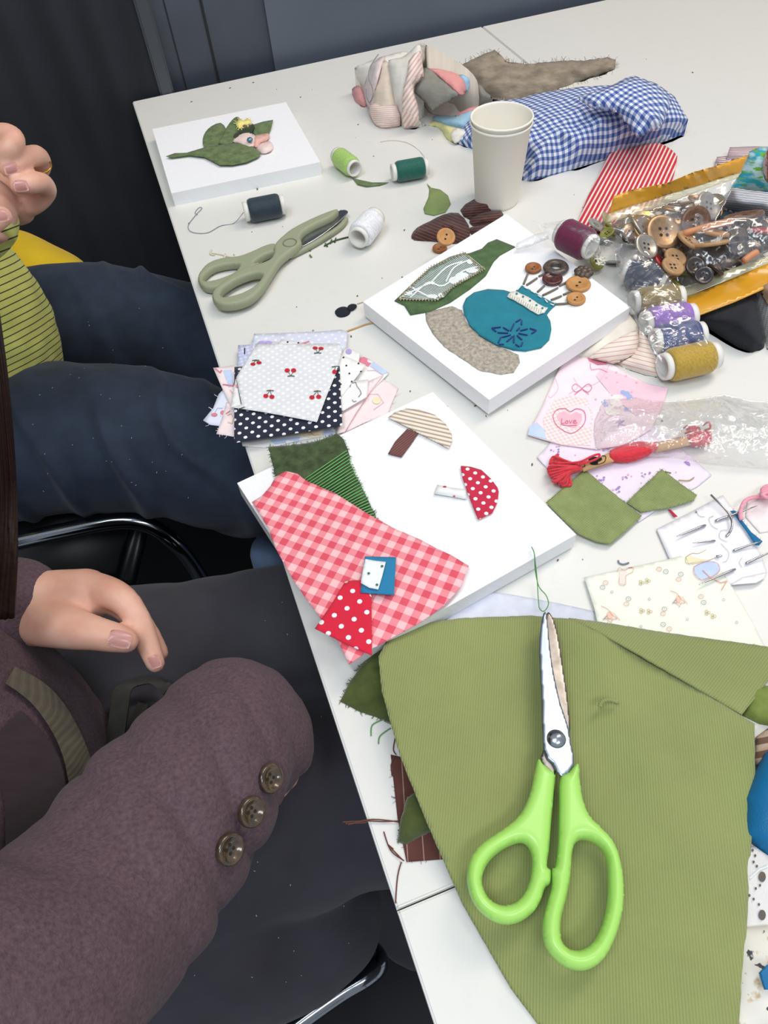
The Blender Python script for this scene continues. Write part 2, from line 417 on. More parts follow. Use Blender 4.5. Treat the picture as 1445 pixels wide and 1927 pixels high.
# tables: four slabs 0.6 x 1.2 with thin gaps
def table(x0, x1, y0, y1, label, legs):
    t = empty('folding_table', ((x0 + x1) / 2, (y0 + y1) / 2, 0), label, 'table', None)
    gap = .0008
    box('tabletop', (x0 + gap, y0 + gap, TZ - .025), (x1 - gap, y1 - gap, TZ), LAM, t, bev=.0012)
    box('edge_band', (x0 + gap - .0004, y0 + gap - .0004, TZ - .022), (x1 - gap + .0004, y1 - gap + .0004, TZ - .003), EDGE, t)
    for lx, ly in legs:
        tube('leg', [(lx, ly, 0), (lx, ly, TZ - .026)], .014, plain('leg_steel', '6E7074', .35, .9), t, 12, 0)
table(0, .6, -1.2, 0, 'white laminate table with the leaf canvas at its far left corner', ((.5, -.1), (.5, -1.1), (.12, -.06)))
table(.6, 1.2, -1.2, 0, 'white laminate table at the upper right beyond the lengthwise seam', ((1.1, -.1), (.72, -1.1), (1.1, -1.1)))
table(0, .6, -2.4, -1.2, 'white laminate table nearest the viewer, below the cross seam', ((.1, -2.3), (.5, -2.3), (.5, -1.3)))
# ------------------------------------------------------------------ CANVASES
CANV = fabric('primed_canvas', 'F2F2F4', var=.02, vs=200, rough=.75, sheen=0, nb=.5)
SIDE = CANV
def canvas(pts, h, t, label, tilt=(0, 0, 0, 0)):
    P = [T(p[0], p[1], h + t + d) for p, d in zip(pts, tilt)]
    cx = sum(P, Vector()) / 4; r = empty('stretched_canvas', (cx.x, cx.y, min(p.z for p in P) - t), label, 'canvas')
    bm = bmesh.new(); n = 14; grid = []
    nrm = (P[1] - P[0]).cross(P[3] - P[0]).normalized()
    if nrm.z < 0: nrm = -nrm
    for i in range(n + 1):
        row = []
        for j in range(n + 1):
            u, v = i / n, j / n; a = P[0].lerp(P[1], u); b = P[3].lerp(P[2], u); q = a.lerp(b, v)
            q = q - nrm * (.0006 * math.sin(math.pi * u) * math.sin(math.pi * v)); row.append(bm.verts.new(q))
        grid.append(row)
    for i in range(n):
        for j in range(n): bm.faces.new((grid[i][j], grid[i + 1][j], grid[i + 1][j + 1], grid[i][j + 1]))
    loop = [grid[i][0] for i in range(n)] + [grid[n][j] for j in range(n)] + [grid[i][n] for i in range(n, 0, -1)] + [grid[0][j] for j in range(n, 0, -1)]
    low = [bm.verts.new(v.co - nrm * t) for v in loop]
    for k in range(len(loop)): bm.faces.new((loop[k], loop[(k + 1) % len(loop)], low[(k + 1) % len(loop)], low[k]))
    bm.faces.new(low[::-1])
    bm.edges.ensure_lookup_table()
    hard = [e for e in bm.edges if len(e.link_faces) == 2 and e.calc_face_angle() > 1.0 and not (e.verts[0] in low and e.verts[1] in low)]
    bmesh.ops.bevel(bm, geom=hard, offset=.0015, segments=3, affect='EDGES')
    o = finish(bm, 'canvas_face', CANV, r); o.data.polygons.foreach_set('use_smooth', [False] * len(o.data.polygons))
    return r
c1 = canvas([(286.7, 242.8), (538, 192), (602.6, 305), (322.4, 364)], 0, .017, 'square white canvas with green felt leaves and a pink and yellow flower, far left')
c2 = canvas([(683.2, 568), (952.6, 402.4), (1186, 578), (920.5, 752.6)], .003, .018, 'white canvas with teal vase, buttons and lace leaf, middle of the table', (0, 0, .012, .002))
c3 = canvas([(446.2, 909), (814.3, 737.7), (1084.2, 1005.9), (661.5, 1244)], .002, .017, 'white canvas holding loose mushroom cut-outs and pink gingham cloth')
# ---- art 1
VEL = fabric('mottled_green_felt', '6B7D54', '6B7D54', var=.4, vs=90)
VEL2 = fabric('dark_green_velvet', '435232', var=.5, vs=110, sheen=.3)
K = lambda pts: C((300, 180), 4.516, pts)
H1 = .0178
patch('felt_leaf', K([(380, 440), (368, 370), (390, 310), (440, 260), (520, 230), (565, 280), (560, 330), (520, 410), (450, 440)]), VEL, c1, h=H1, sp=5, sm=2, nz=.0015)
patch('felt_leaf', K([(500, 410), (540, 330), (570, 270), (610, 215), (650, 180), (680, 190), (665, 250), (700, 280), (640, 350), (620, 400)]), VEL, c1, h=H1 + .001, sp=5, sm=2, nz=.0015)
patch('felt_leaf', K([(785, 300), (800, 245), (880, 220), (965, 205), (950, 270), (930, 320), (820, 337)]), VEL, c1, h=H1 + .001, sp=5, nz=.0015)
patch('felt_band', K([(630, 330), (690, 285), (795, 238), (810, 268), (780, 315), (720, 330), (640, 360)]), fabric('deep_green_felt', '33422B', var=.3), c1, h=H1 + .004, sp=5)
PK = fabric('pale_pink_satin', 'F3D9D3', var=.06, rough=.5); PK2 = fabric('salmon_satin', 'E6B3A8', var=.12, rough=.5, vs=120)
fl = patch('fabric_flower', K([(625, 390), (650, 340), (700, 310), (765, 295), (790, 330), (830, 350), (800, 430), (740, 440), (660, 400)]), PK, c1, h=H1 + .002, sp=4, sm=2, bulge=.007, nz=.002, ns=120)
patch('petal', K([(790, 345), (850, 330), (920, 318), (935, 350), (905, 385), (860, 400), (830, 440), (795, 420)]), PK2, fl, h=H1 + .002, sp=4, sm=2, bulge=.010, nz=.003, ns=150)
patch('petal', K([(820, 440), (870, 400), (930, 385), (960, 410), (962, 450), (930, 480), (870, 490)]), PK, fl, h=H1 + .001, sp=4, sm=2, bulge=.007)
m = Matrix.Translation(T(*K([(768, 373)])[0], H1 + .010)); lathe('gem', [(0.0001, -.002), (.004, -.0015), (.0045, 0), (.003, .002), (.0001, .0026)], plain('blue_gem', '5F8FA8', .1, .4, coat=1), m, fl, 10, False)
yf = patch('yellow_flower', K([(650, 225), (690, 195), (715, 215), (745, 190), (775, 205), (780, 235), (740, 250), (720, 245), (680, 280), (655, 260)]), fabric('yellow_tulle', 'EFE08A', var=.15, rough=.6), c1, h=H1 + .004, sp=4, bulge=.006, nz=.003, ns=200, jag=1, fray=(24, 5, .5))
patch('felt_leaf', K([(55, 515), (130, 488), (230, 485), (380, 440), (450, 425), (560, 412), (640, 400), (700, 390), (780, 420), (830, 460), (865, 490), (840, 520), (740, 565), (620, 588), (510, 588), (440, 550), (380, 520), (250, 505), (100, 525)]), VEL, c1, h=H1 + .0025, sp=5, bulge=.003, nz=.001)
# ---- art 2 (heights follow the tilted canvas plane)
_cf = [o for o in bpy.data.objects if o.parent == c2][0]
C2B = BVHTree.FromPolygons([v.co.copy() for v in _cf.data.vertices], [tuple(p.vertices) for p in _cf.data.polygons])
def c2h(px, py):                        # height of the tilted canvas surface seen at a point
    loc = C2B.ray_cast(CAMP, (T(px, py, 0) - CAMP).normalized())[0]
    return (loc.z if loc else TZ + .025) - TZ
def K2(pts, lift=.0006, o=(660, 380), s=2.676): return [(x, y, c2h(x, y) + lift) for x, y in C(o, s, pts)]
leaf = patch('felt_leaf', K2([(220, 497), (270, 520), (300, 568), (400, 550), (500, 505), (600, 440), (680, 370), (720, 300), (750, 270), (828, 225), (735, 187), (690, 205), (660, 235), (600, 257), (500, 275), (400, 330), (300, 420)]), fabric('green_suede_leaf', '536B46', var=.28, vs=80), c2, sp=6, thick=.001, nz=.0008)
lace_m = []
WL = fabric('white_lace_thread', 'E9EEEC', var=.05); STN = fabric('tan_thread', 'B9A06C', var=.1)
rnd = random.Random(3)
for i in range(46):   # net lines
    t = i / 45; a = (245 + 330 * t, 488 - 232 * t ** .75); b = (375 + 300 * t, 492 - 155 * t ** 1.2)
    lace_m.append(('line', C((660, 380), 2.676, [a, b]), .7, WL))
for pl in ([(250, 480), (330, 440), (400, 410), (470, 420), (560, 350), (640, 325)], [(300, 480), (380, 410), (420, 405)], [(400, 410), (480, 330), (560, 300)], [(480, 400), (520, 330), (600, 290)], [(300, 425), (360, 460), (440, 490)]):
    lace_m.append(('line', C((660, 380), 2.676, smooth(pl, 4)), 2.6, WL))
for (cx, cy, rx, ry) in ((560, 375, 26, 16), (610, 345, 24, 10), (410, 475, 22, 8), (290, 460, 16, 8), (520, 395, 20, 14), (600, 300, 12, 10), (455, 470, 12, 9)):
    lace_m.append(('disc', (660 + cx / 2.676, 380 + cy / 2.676), (rx / 2, ry / 2), WL))
patch('lace_patch', K2([(240, 490), (300, 420), (400, 330), (500, 275), (575, 255), (610, 290), (635, 320), (678, 335), (600, 380), (520, 420), (470, 480), (430, 495), (350, 490)], .0028), fabric('lace_ground', '82948A', var=.3, vs=150), leaf, sp=6, motifs=lace_m)
st = []
for a, b, n in (((240, 490), (400, 330), 16), ((400, 330), (575, 255), 12), ((635, 320), (678, 335), 3), ((678, 335), (520, 420), 14), ((520, 420), (430, 495), 9), ((430, 495), (240, 490), 12), ((575, 255), (635, 320), 6)):
    for k in range(n):
        t = (k + .5) / n; x = a[0] + (b[0] - a[0]) * t; y = a[1] + (b[1] - a[1]) * t; x, y = C((660, 380), 2.676, [(x, y)])[0]
        z = c2h(x, y) + .0042; st.append([T(x - 1.2, y - 2.3, z), T(x + .2, y, z + .0004), T(x + 1.5, y + 2.2, z)])
tube('stitching', st, .0005, STN, leaf, 5, 0)
patch('felt_crescent', K2([(375, 560), (420, 545), (470, 533), (510, 525), (560, 545), (580, 600), (640, 670), (720, 715), (790, 745), (845, 770), (852, 810), (820, 860), (760, 870), (650, 850), (560, 790), (470, 730), (410, 660), (380, 600)], .0005), fabric('grey_glitter_felt', 'B1A899', var=.45, vs=260, rough=.6), c2, sp=6, jag=.5, thick=.0008)
TEAL = fabric('teal_suede', '277F90', var=.12, vs=50)
vase = patch('felt_vase', K2([(565, 520), (580, 485), (620, 455), (690, 438), (770, 443), (820, 458), (845, 435), (862, 420), (1033, 515), (1010, 535), (985, 565), (1005, 600), (1010, 640), (1000, 690), (960, 730), (880, 747), (820, 742), (730, 715), (650, 670), (600, 620), (570, 560)], .0022), TEAL, c2, sp=6, thick=.0014)
K6 = lambda pts: C((860, 430), 5.352, pts)
CR = fabric('cream_crochet', 'E8E6DA', var=.2, vs=300)
tm = [('line', K6([(x, y + 2), (x - 8, y + 34)]), .8, fabric('crochet_gap', 'A9ABA0')) for x, y in [(540 + i * 22, 660 + i * 11.5) for i in range(15)]]
tm += [('disc', K6([(x, y)])[0], 2.2, TEAL) for x, y in ((600, 655), (665, 685), (735, 725), (800, 770), (860, 800))]
patch('crochet_trim', [(x, y, c2h(x, y) + .0042) for x, y in K6([(560, 632), (600, 632), (650, 660), (720, 690), (800, 745), (870, 785), (915, 795), (880, 845), (820, 862), (740, 820), (640, 755), (560, 710), (505, 682), (530, 645)])], CR, vase, sp=5, jag=.6, motifs=tm, thick=.0012)
def stitch(name, segs, r, m, par, lift):
    out = []
    for a, b in segs:
        (x1, y1), (x2, y2) = K6([a, b]); mx, my = (x1 + x2) / 2, (y1 + y2) / 2
        out.append([T(x1, y1, c2h(x1, y1) + lift), T(mx, my, c2h(mx, my) + lift + r * .6), T(x2, y2, c2h(x2, y2) + lift)])
    return tube(name, out, r, m, par, 6, 3)
stitch('embroidery_star', [((350, 1000), (440, 992)), ((350, 1000), (395, 1038)), ((410, 1048), (515, 1052)), ((465, 995), (525, 1030)), ((540, 1030), (575, 955)), ((590, 942), (640, 912)), ((652, 925), (650, 970)), ((600, 1030), (630, 998)), ((635, 1028), (710, 1010)), ((735, 1005), (800, 1025)), ((800, 1025), (750, 1058)), ((620, 1055), (710, 1072)), ((605, 1075), (655, 1120)), ((660, 1145), (645, 1185)), ((630, 1190), (590, 1165)), ((575, 1075), (572, 1150)), ((560, 1085), (500, 1140)), ((540, 1070), (450, 1095)), ((440, 1095), (415, 1150)), ((420, 1165), (470, 1165))], .0007, fabric('navy_thread', '2C3F86'), vase, .0030)
stitch('white_stitching', [((605, 620), (640, 580)), ((680, 595), (715, 608)), ((745, 628), (785, 650)), ((815, 675), (850, 695)), ((885, 715), (910, 745)), ((940, 760), (975, 772)), ((995, 740), (960, 742))], .0007, WL, vase, .0030)
BRN = fabric('taupe_thread', '7C7468', var=.2)
for segs in ([((670, 560), (715, 450))], [((700, 570), (805, 500)), ((822, 483), (905, 440))], [((810, 640), (880, 575))], [((860, 675), (1015, 598)), ((1030, 580), (1140, 518)), ((1150, 508), (1215, 475))], [((945, 720), (1050, 680)), ((1068, 668), (1150, 630))], [((985, 762), (1120, 754))]):
    s = stitch('thread_stem', segs, .0011, BRN, c2, .0010)
def button(name, c, r, th, m, parent=None, holes=4, M=None, rim=True, hr=.12, lab=None, cat=None, group=None, hm=None, seg=28):
    M = M or Matrix.Translation(c); bm = bmesh.new()
    pr = [(.0001, th * .55), (r * .62, th * .55), (r * .74, th), (r * .94, th), (r, th * .7), (r, th * .2), (r * .9, 0), (.0001, 0)] if rim else [(.0001, th), (r * .85, th), (r, th * .6), (r, th * .3), (r * .85, 0), (.0001, 0)]
    lathe_bm(bm, pr, M, seg, False)
    nf = len(bm.faces)
    for k in range(holes):
        a = math.pi * 2 * k / holes + .6; rr = r * .26 if holes > 1 else 0
        z = th * (.55 if rim else 1) + .00015
        cc = Vector((rr * math.cos(a), rr * math.sin(a), z))
        bm.faces.new([bm.verts.new(M @ (cc + Vector((r * hr * math.cos(b), r * hr * math.sin(b), 0)))) for b in [math.pi * j / 4 for j in range(8)]]).material_index = 1
    me_o = finish(bm, name, [m, hm or plain('button_hole_dark', '2A211C', .8)], parent)
    if lab: tag(me_o, lab, cat, group)
    return me_o
WOOD1 = plain('orange_wood', 'C08A50', .55, var=.12, vs=200); WOOD2 = plain('brown_wood', '9A6038', .55, var=.15, vs=200)
for (x, y), r, m, hn in ((K6([(765, 412)])[0], .0085, WOOD2, 2), (K6([(1218, 575)])[0], .0125, WOOD1, 2), (K6([(1195, 722)])[0], .0095, WOOD1, 2), (K6([(958, 522)])[0], .0105, plain('dark_red_shell', '5B3434', .25, var=.5, vs=300), 2)):
    button('button', T(x, y, c2h(x, y) + .001), r, .0035, m, c2, hn, label if False else None)
x, y = K6([(995, 392)])[0]
M = Matrix.Translation(T(x, y, c2h(x, y) + .004)); lathe('ring_button', [(.0125 + .0045 * 0 - (.0035) + .0045 * math.cos(a), .003 * math.sin(a)) for a in [math.pi * k / 4 for k in range(8)]], plain('horn_brown', '5B5048', .3, var=.5, vs=300), M, c2)
x, y = K6([(1275, 440)])[0]; bm = bmesh.new()
for k in range(9):
    a = k * 2 * math.pi / 8; q = T(x, y, c2h(x, y) + .004) + Vector((math.cos(a) * .006, math.sin(a) * .006, 0)) * (1 if k < 8 else 0)
    bmesh.ops.create_icosphere(bm, subdivisions=2, radius=.0042 if k < 8 else .005, matrix=Matrix.Translation(q) @ Matrix.Scale(.8, 4, (0, 0, 1)))
finish(bm, 'flower_button', plain('dark_carved', '57493F', .35, var=.5, vs=400), c2)
# ------------------------------------------------------------------ CUT-OUTS ON CANVAS 3
H3 = .0198
K3 = lambda pts: C((380, 600), 2.491, pts); K4 = lambda pts: C((440, 840), 2.89, pts)
patch('fabric_cutout', K3([(872, 462), (905, 437), (960, 421), (1020, 425), (1090, 450), (1140, 490), (1170, 540), (1172, 575), (1158, 608), (1100, 577), (1010, 532), (930, 490)]), fabric('beige_stripe', 'E9E2D6', 'B79E84', kind='stripes', p=.0046, r=.42, var=.05), h=H3 + .0018, sp=5, uv=((700, 700), (690, 718)), lab='half-round beige striped mushroom cap cut-out on white canvas', cat='fabric cut-out', fray=(30, 3, .3))
patch('fabric_cutout', K3([(962, 515), (1015, 535), (985, 580), (935, 648), (872, 632), (905, 575)]), fabric('brown_pinstripe', '6B4440', '8A6660', kind='stripes', p=.0022, r=.2, var=.1), h=H3 + .0008, sp=4, uv=((700, 700), (712, 708)), lab='brown pinstripe stem cut-out tucked below the beige striped cap', cat='fabric cut-out')
patch('fabric_cutout', K3([(1212, 688), (1260, 693), (1310, 708), (1355, 750), (1385, 790), (1391, 810), (1385, 860), (1360, 910), (1295, 940), (1270, 880), (1240, 800), (1220, 740)]), fabric('red_white_dots', 'C4304A', 'F4EFEF', kind='dots', p=.0108, r=.155, var=.05), h=H3 + .0016, sp=5, uv=((890, 880), (905, 935)), lab='half-round red polka dot mushroom cap cut-out on white canvas', cat='fabric cut-out')
RED = fabric('red_print', 'C93A4A')
patch('fabric_cutout', K3([(1103, 778), (1170, 790), (1238, 800), (1242, 846), (1165, 832), (1088, 820)]), fabric('white_cotton', 'EFEFEC', var=.03), h=H3 + .0008, sp=5, bulge=.004, motifs=[('disc', K3([(1138, 786)])[0], (3.5, 1.6), RED), ('disc', K3([(1182, 832)])[0], (2.2, 1.4), RED)], lab='small white scrap stem with red specks beside red dotted cap', cat='fabric cut-out')
gv = patch('velvet_scrap', K3([(310, 600), (400, 592), (500, 580), (570, 562), (630, 535), (665, 565), (685, 620), (700, 690), (735, 760), (780, 850), (822, 942), (700, 935), (500, 850), (345, 745), (325, 660)]), VEL2, h=H3 + .001, sp=6, nz=.002, jag=1, fray=(120, 5, .5), lab='dark green velvet scrap wound with bright green thread, above pink gingham', cat='fabric scrap')
th = []
for i in range(26):
    t = i / 25; a = (480 + 300 * t, 752 + 190 * t); b = (678 + 140 * t, 618 + 320 * t)
    a = K3([a])[0]; b = K3([b])[0]; th.append([SURF[gv.name](*a, .001), SURF[gv.name]((a[0] + b[0]) / 2, (a[1] + b[1]) / 2, .0012), SURF[gv.name](*b, .0012)])
tw = tube('wound_thread', th, .0005, fabric('bright_green_thread', '6FB56A'), gv, 5, 0)
def g3(x, y, q):
    return .0012 * math.sin(q.x * 60 + q.y * 30)
patch('gingham_cloth', K4([(98, 303), (150, 270), (200, 215), (225, 165), (285, 135), (345, 148), (400, 190), (560, 260), (700, 350), (870, 445), (1000, 500), (1090, 548), (1180, 590), (1278, 650), (1230, 770), (1150, 860), (1020, 955), (900, 1020), (760, 1095), (625, 1185), (570, 1065), (460, 920), (330, 740), (230, 560), (185, 440), (130, 350)]), fabric('pink_gingham', 'F5C3C4', 'EE8F98', 'DE5868', kind='gingham', p=.0122, var=.04), h=H3 + .0045, sp=7, wf=g3, uv=((470, 940), (880, 1085)), jag=.4, lab='pink and red gingham cloth triangle draped over canvas corner', cat='cloth')
patch('dotted_patch', K4([(605, 735), (650, 728), (705, 728), (748, 815), (751, 1137), (600, 1070), (440, 990), (530, 860)]), fabric('red_white_dots_large', 'D62A42', 'F4EFEF', kind='dots', p=.0150, r=.125, var=.05), h=H3 + .0075, sp=6, uv=((615, 1170), (715, 1190)), lab='bright red polka dot piece lying on the pink gingham', cat='fabric cut-out')
patch('blue_square', K4([(713, 598), (882, 602), (870, 808), (688, 795), (700, 700)]), fabric('blue_cotton', '2F7FAA', var=.06), h=H3 + .0085, sp=6, lab='small blue cotton square on the pink gingham', cat='fabric cut-out')
GD = fabric('green_speck', '35715C')
patch('white_square', K4([(715, 612), (770, 622), (826, 628), (808, 700), (785, 778), (735, 768), (690, 742), (700, 680)]), fabric('white_muslin', 'EDF0F0', var=.04), h=H3 + .0105, sp=5, motifs=[('disc', K4([p])[0], (2.6, 2.2), GD) for p in ((806, 651), (733, 690), (778, 752))], lab='tiny white square with three green dots on the blue square', cat='fabric cut-out')
# ------------------------------------------------------------------ PATCHWORK SQUARES PILE
K5 = lambda pts: C((380, 610), 3.803, pts)
WC = fabric('white_print_ground', 'F0EEEC', var=.03); PP = fabric('pink_print_ground', 'F2E1E2', var=.05, vs=40); LV = fabric('lavender_dotted', 'D6D9E8', 'ECEDF6', kind='dots', p=.011, r=.14, var=.04)
LVC = fabric('lavender_check', 'DADCEC', 'C3C8E2', 'B9BFE0', kind='gingham', p=.005, var=.03)
PKL = fabric('pink_line', 'DFA0AA'); BLU = fabric('pale_blue_print', 'C3D3EE'); BLK = fabric('black_print', '2B2B33'); GRN = fabric('olive_print', '4E5A41'); YEL = fabric('pale_yellow_print', 'EFE3BF'); CH = fabric('cherry_red', 'CB2237'); PKB = fabric('rose_print', 'DE8396'); PUR = fabric('lilac_print', 'B7A6DA'); TANL = fabric('tan_line', 'D9B48A')
grp = 'cotton squares in the pile'
def sq(pts, m, i, lab, mot=(), uv=None, **k):
    patch('cotton_square', K5(pts), m, h=.0008 + .00105 * i, sp=7, nz=.0005, ns=40, motifs=mot, uv=uv, lab=lab, cat='fabric square', seed=i, **k)
L5 = lambda pl, wd, m: ('line', K5(pl), wd, m)
D5 = lambda p, r, m: ('disc', K5([p])[0], r, m)
sq([(285, 850), (230, 700), (900, 640), (960, 788), (700, 830), (480, 885), (290, 872)], WC, 0, 'white square with pale blue and yellow print, lowest at the front of the pile', [('poly', K5([(480, 820), (700, 805), (690, 840), (520, 860)]), BLU), ('poly', K5([(880, 760), (950, 745), (950, 785), (860, 800)]), BLU)])
sq([(700, 790), (500, 700), (850, 640), (870, 745), (855, 800), (770, 812)], YEL, 1, 'yellowish square with pink line print, corner showing under the navy dots', [L5([(770, 770), (800, 795), (850, 790)], 1, PKL)])
sq([(1290, 390), (1350, 420), (1405, 455), (1360, 560), (1330, 640), (1150, 710), (1025, 772), (1000, 600)], PP, 1, 'pale pink square with frayed right edge, rightmost of the pile', [D5((1250, 545), (8, 7), YEL), L5([(1150, 560), (1200, 500), (1260, 500), (1300, 560), (1230, 610)], .7, PKL)], fray=(40, 9, .35))
sq([(1150, 235), (1225, 265), (1340, 345), (1290, 400), (1170, 520), (1000, 620), (1000, 400)], WC, 2, 'white square with rose red and blue corner, upper right of the pile', [('poly', K5([(1130, 240), (1160, 233), (1225, 265), (1190, 305), (1120, 275)]), PKB), ('poly', K5([(1200, 300), (1225, 268), (1338, 345), (1290, 360)]), BLU), L5([(1180, 330), (1240, 330), (1300, 365)], .7, PKL)])
sq([(1295, 365), (1190, 500), (1090, 660), (1020, 772), (970, 782), (960, 500)], PP, 3, 'pale pink narrow-edged square slanting beside the white dog print', [L5([(1295, 368), (1190, 505), (1100, 640), (1025, 768)], .8, PKL)])
sq([(80, 600), (120, 500), (150, 470), (400, 480), (300, 700), (180, 735), (60, 720), (8, 688)], fabric('pale_blue_ground', 'DDE3F1', var=.03), 3, 'pale blue square with pink cherries, leftmost corner of the pile over table edge', [D5((88, 647), (6, 3.4), PKB), D5((150, 632), (5, 4), PKB), L5([(90, 635), (110, 600), (150, 600)], .8, PUR)], fray=(12, 8, .35))
sq([(175, 560), (400, 560), (400, 790), (235, 806), (170, 795), (103, 785), (140, 680)], PP, 4, 'pink square with yellow bear outline at front left of the pile', [L5([(180, 650), (210, 640), (225, 670), (215, 710), (185, 700)], 1.1, TANL), L5([(170, 640), (200, 620)], 1.3, PKB)], fray=(14, 6, .35))
sq([(80, 312), (140, 308), (240, 290), (420, 400), (400, 600), (205, 585), (140, 450)], fabric('pink_floral_ground', 'F4E4E4', var=.05), 5, 'pink floral square with blue patch pointing left over the table edge', [('poly', K5([(150, 330), (215, 325), (225, 440), (190, 450)]), BLU), L5([(150, 430), (220, 440), (240, 400)], 2.2, PKB), L5([(95, 318), (130, 345), (140, 330)], 2.4, PKB), L5([(200, 470), (225, 500)], 1, PKL)])
sq([(372, 68), (600, 62), (850, 52), (1000, 38), (1040, 52), (1030, 200), (900, 400), (330, 300)], LV, 5, 'lavender square with white dots at the back of the pile', fray=(20, 6, .35), uv=((500, 640), (560, 650)))
sq([(1030, 165), (1130, 200), (1120, 290), (1010, 400), (900, 300)], WC, 6, 'white square with a lilac corner motif behind the cherry square', [D5((1050, 195), (6, 5), PUR)])
sq([(258, 150), (345, 146), (500, 400), (255, 400)], LVC, 6, 'lavender checked square with a black mark, upper left of the pile', [L5([(305, 172), (305, 212)], 2, BLK)])
sq([(1060, 410), (1190, 395), (1180, 520), (1010, 620), (960, 600), (960, 450)], WC, 7, 'white square with dotted animal outline, right of the navy square', [L5([(1075, 420), (1100, 415), (1110, 445), (1130, 470), (1140, 495), (1120, 520)], .9, BLK), L5([(1065, 430), (1060, 450)], .9, BLK), L5([(1075, 540), (1085, 555), (1105, 550)], .9, BLK)])
sq([(380, 142), (440, 118), (560, 130), (600, 300), (400, 300)], fabric('lilac_floral', 'E6E2F0'), 7, 'lilac floral square peeking behind the cherry square', [D5((425, 132), (7, 3.5), PUR), D5((475, 130), (7, 3), PUR)])
sq([(540, 140), (570, 108), (640, 118), (740, 132), (1000, 220), (1105, 262), (1172, 292), (1080, 410), (1000, 515), (700, 400)], WC, 8, 'white square with small black dots, right of the cherry square', [D5(p, 1.8, BLK) for p in ((613, 127), (690, 133), (1013, 237), (1033, 295), (1055, 352), (1120, 280), (1138, 338), (1072, 410), (993, 428))])
sq([(680, 140), (768, 120), (760, 200), (660, 220)], fabric('pink_pale', 'EFDDE2'), 9, 'pink edged square just behind the cherry square', [L5([(715, 140), (765, 122)], 2, PKB)])
sq([(232, 305), (400, 302), (985, 300), (992, 500), (1005, 725), (860, 748), (700, 775), (450, 812), (230, 850)], fabric('navy_white_dots', '2B2E3D', 'EDEDF0', kind='dots', p=.0118, r=.15, var=.05), 10, 'navy blue square with white polka dots under the cherry square', uv=((480, 800), (600, 790)))
sq([(205, 600), (240, 390), (300, 390), (300, 575)], WC, 11, 'white folded strip with black line, left of the cherry square', [L5([(248, 400), (280, 572)], 1, BLK), D5((250, 442), (2.5, 3.5), PKB)])
chm = []
for (a, b, s) in (((365, 285), (408, 275), (385, 255)), ((610, 330), (656, 330), (637, 368)), ((457, 513), (500, 519), (488, 472)), ((787, 523), (835, 519), (826, 476)), ((810, 170), (852, 173), (828, 203))):
    for q in (a, b): chm += [D5(q, (5.0, 2.9 if s[1] < 300 or s[1] == 203 else 3.9), CH), L5([q, s], 1.0, GRN)]
    chm.append(L5([(s[0] - 24, s[1] + 4), (s[0], s[1]), (s[0] + 24, s[1] + 4)], 1.5, GRN))
chm += [D5((948, 340), (4.5, 4), CH), L5([(948, 335), (955, 300)], 1, GRN), L5([(930, 305), (970, 300)], 1.5, GRN), L5([(265, 605), (305, 592)], 1.3, GRN), L5([(285, 600), (280, 615)], 1.2, GRN)]
sq([(390, 142), (600, 140), (985, 138), (1005, 180), (975, 290), (950, 370), (885, 530), (822, 700), (560, 650), (400, 622), (212, 595), (285, 575), (262, 470), (245, 380), (310, 270)], fabric('pale_cherry_ground', 'DEDFE0', 'EEEEF0', kind='dots', p=.009, r=.18, var=.04), 12.5, 'pale grey square printed with red cherries on top of the pile', chm, uv=((480, 700), (560, 690)), fray=(24, 3, .3))
# ------------------------------------------------------------------ SPOOLS
CORE = plain('spool_plastic', 'E4E2DA', .45, spec=.4)
def spool(a, b, z, m, r, label, rc=None, taper=1.0, frac=.82, group=None):
    A = T(*a, z); Bv = T(*b, z); L = (Bv - A).length; rc = rc or r * .82
    t = empty('thread_spool', (A.x, A.y, TZ + z - r), label, 'spool', group); M = axisM(A, Bv)
    lathe('spool_core', [(rc, 0), (rc, L * .10), (rc * .85, L * .12), (rc * .85, L * .88), (rc, L * .9), (rc, L), (rc * .8, L), (rc * .8, 0)], CORE, M, t)
    z0, z1 = L * (.5 - frac / 2 + .03), L * (.5 + frac / 2 - .02); pr = [(rc * .86, z0)]
    N = 44
    for i in range(N + 1):
        u = i / N; e = min(1, min(u, 1 - u) * 9) ** .5
        rr = r * (.84 + .16 * e) * (taper + (1 - taper) * (1 - u)) + (.00022 if i % 2 else 0)
        pr.append((rr, z0 + (z1 - z0) * u))
    pr.append((rc * .86, z1)); lathe('thread', pr, m, M, t); return t
def thr(n, c): return fabric('thread_' + n, c, var=.25, vs=500, rough=.5, sheen=.3)
spool((668, 318), (634, 292), .0135, thr('lime', 'A9CC6E'), .0125, 'lime green spool of thread beside the leaf canvas')
spool((737, 325), (805, 313), .0135, thr('forest', '1E5F52'), .0125, 'dark green thread spool lying left of the paper cups')
spool((459, 399), (536, 384), .0145, thr('charcoal', '2E3A44'), .0140, 'charcoal black thread spool between canvas and grey-green scissors')
spool((673, 449), (707, 408), .0165, thr('white', 'EDEEF2'), .0155, 'white thread spool lying right of the grey-green scissors tip', rc=.0122, taper=.92)
tube('loose_thread', tp([(458, 400, .012), (440, 420), (415, 425), (390, 438), (362, 437), (354, 425), (368, 405), (380, 392), (374, 391), (367, 400), (372, 404)]), .0004, fabric('grey_thread', '7F8A94'), lab='thin grey thread trailing from the charcoal spool', cat='thread')
tube('loose_thread', tp([(806, 313, .012), (795, 290), (770, 270), (740, 264), (715, 267)]), .00035, fabric('pale_thread', 'C9C8BC'), lab='thin pale thread curling behind the dark green spool', cat='thread')
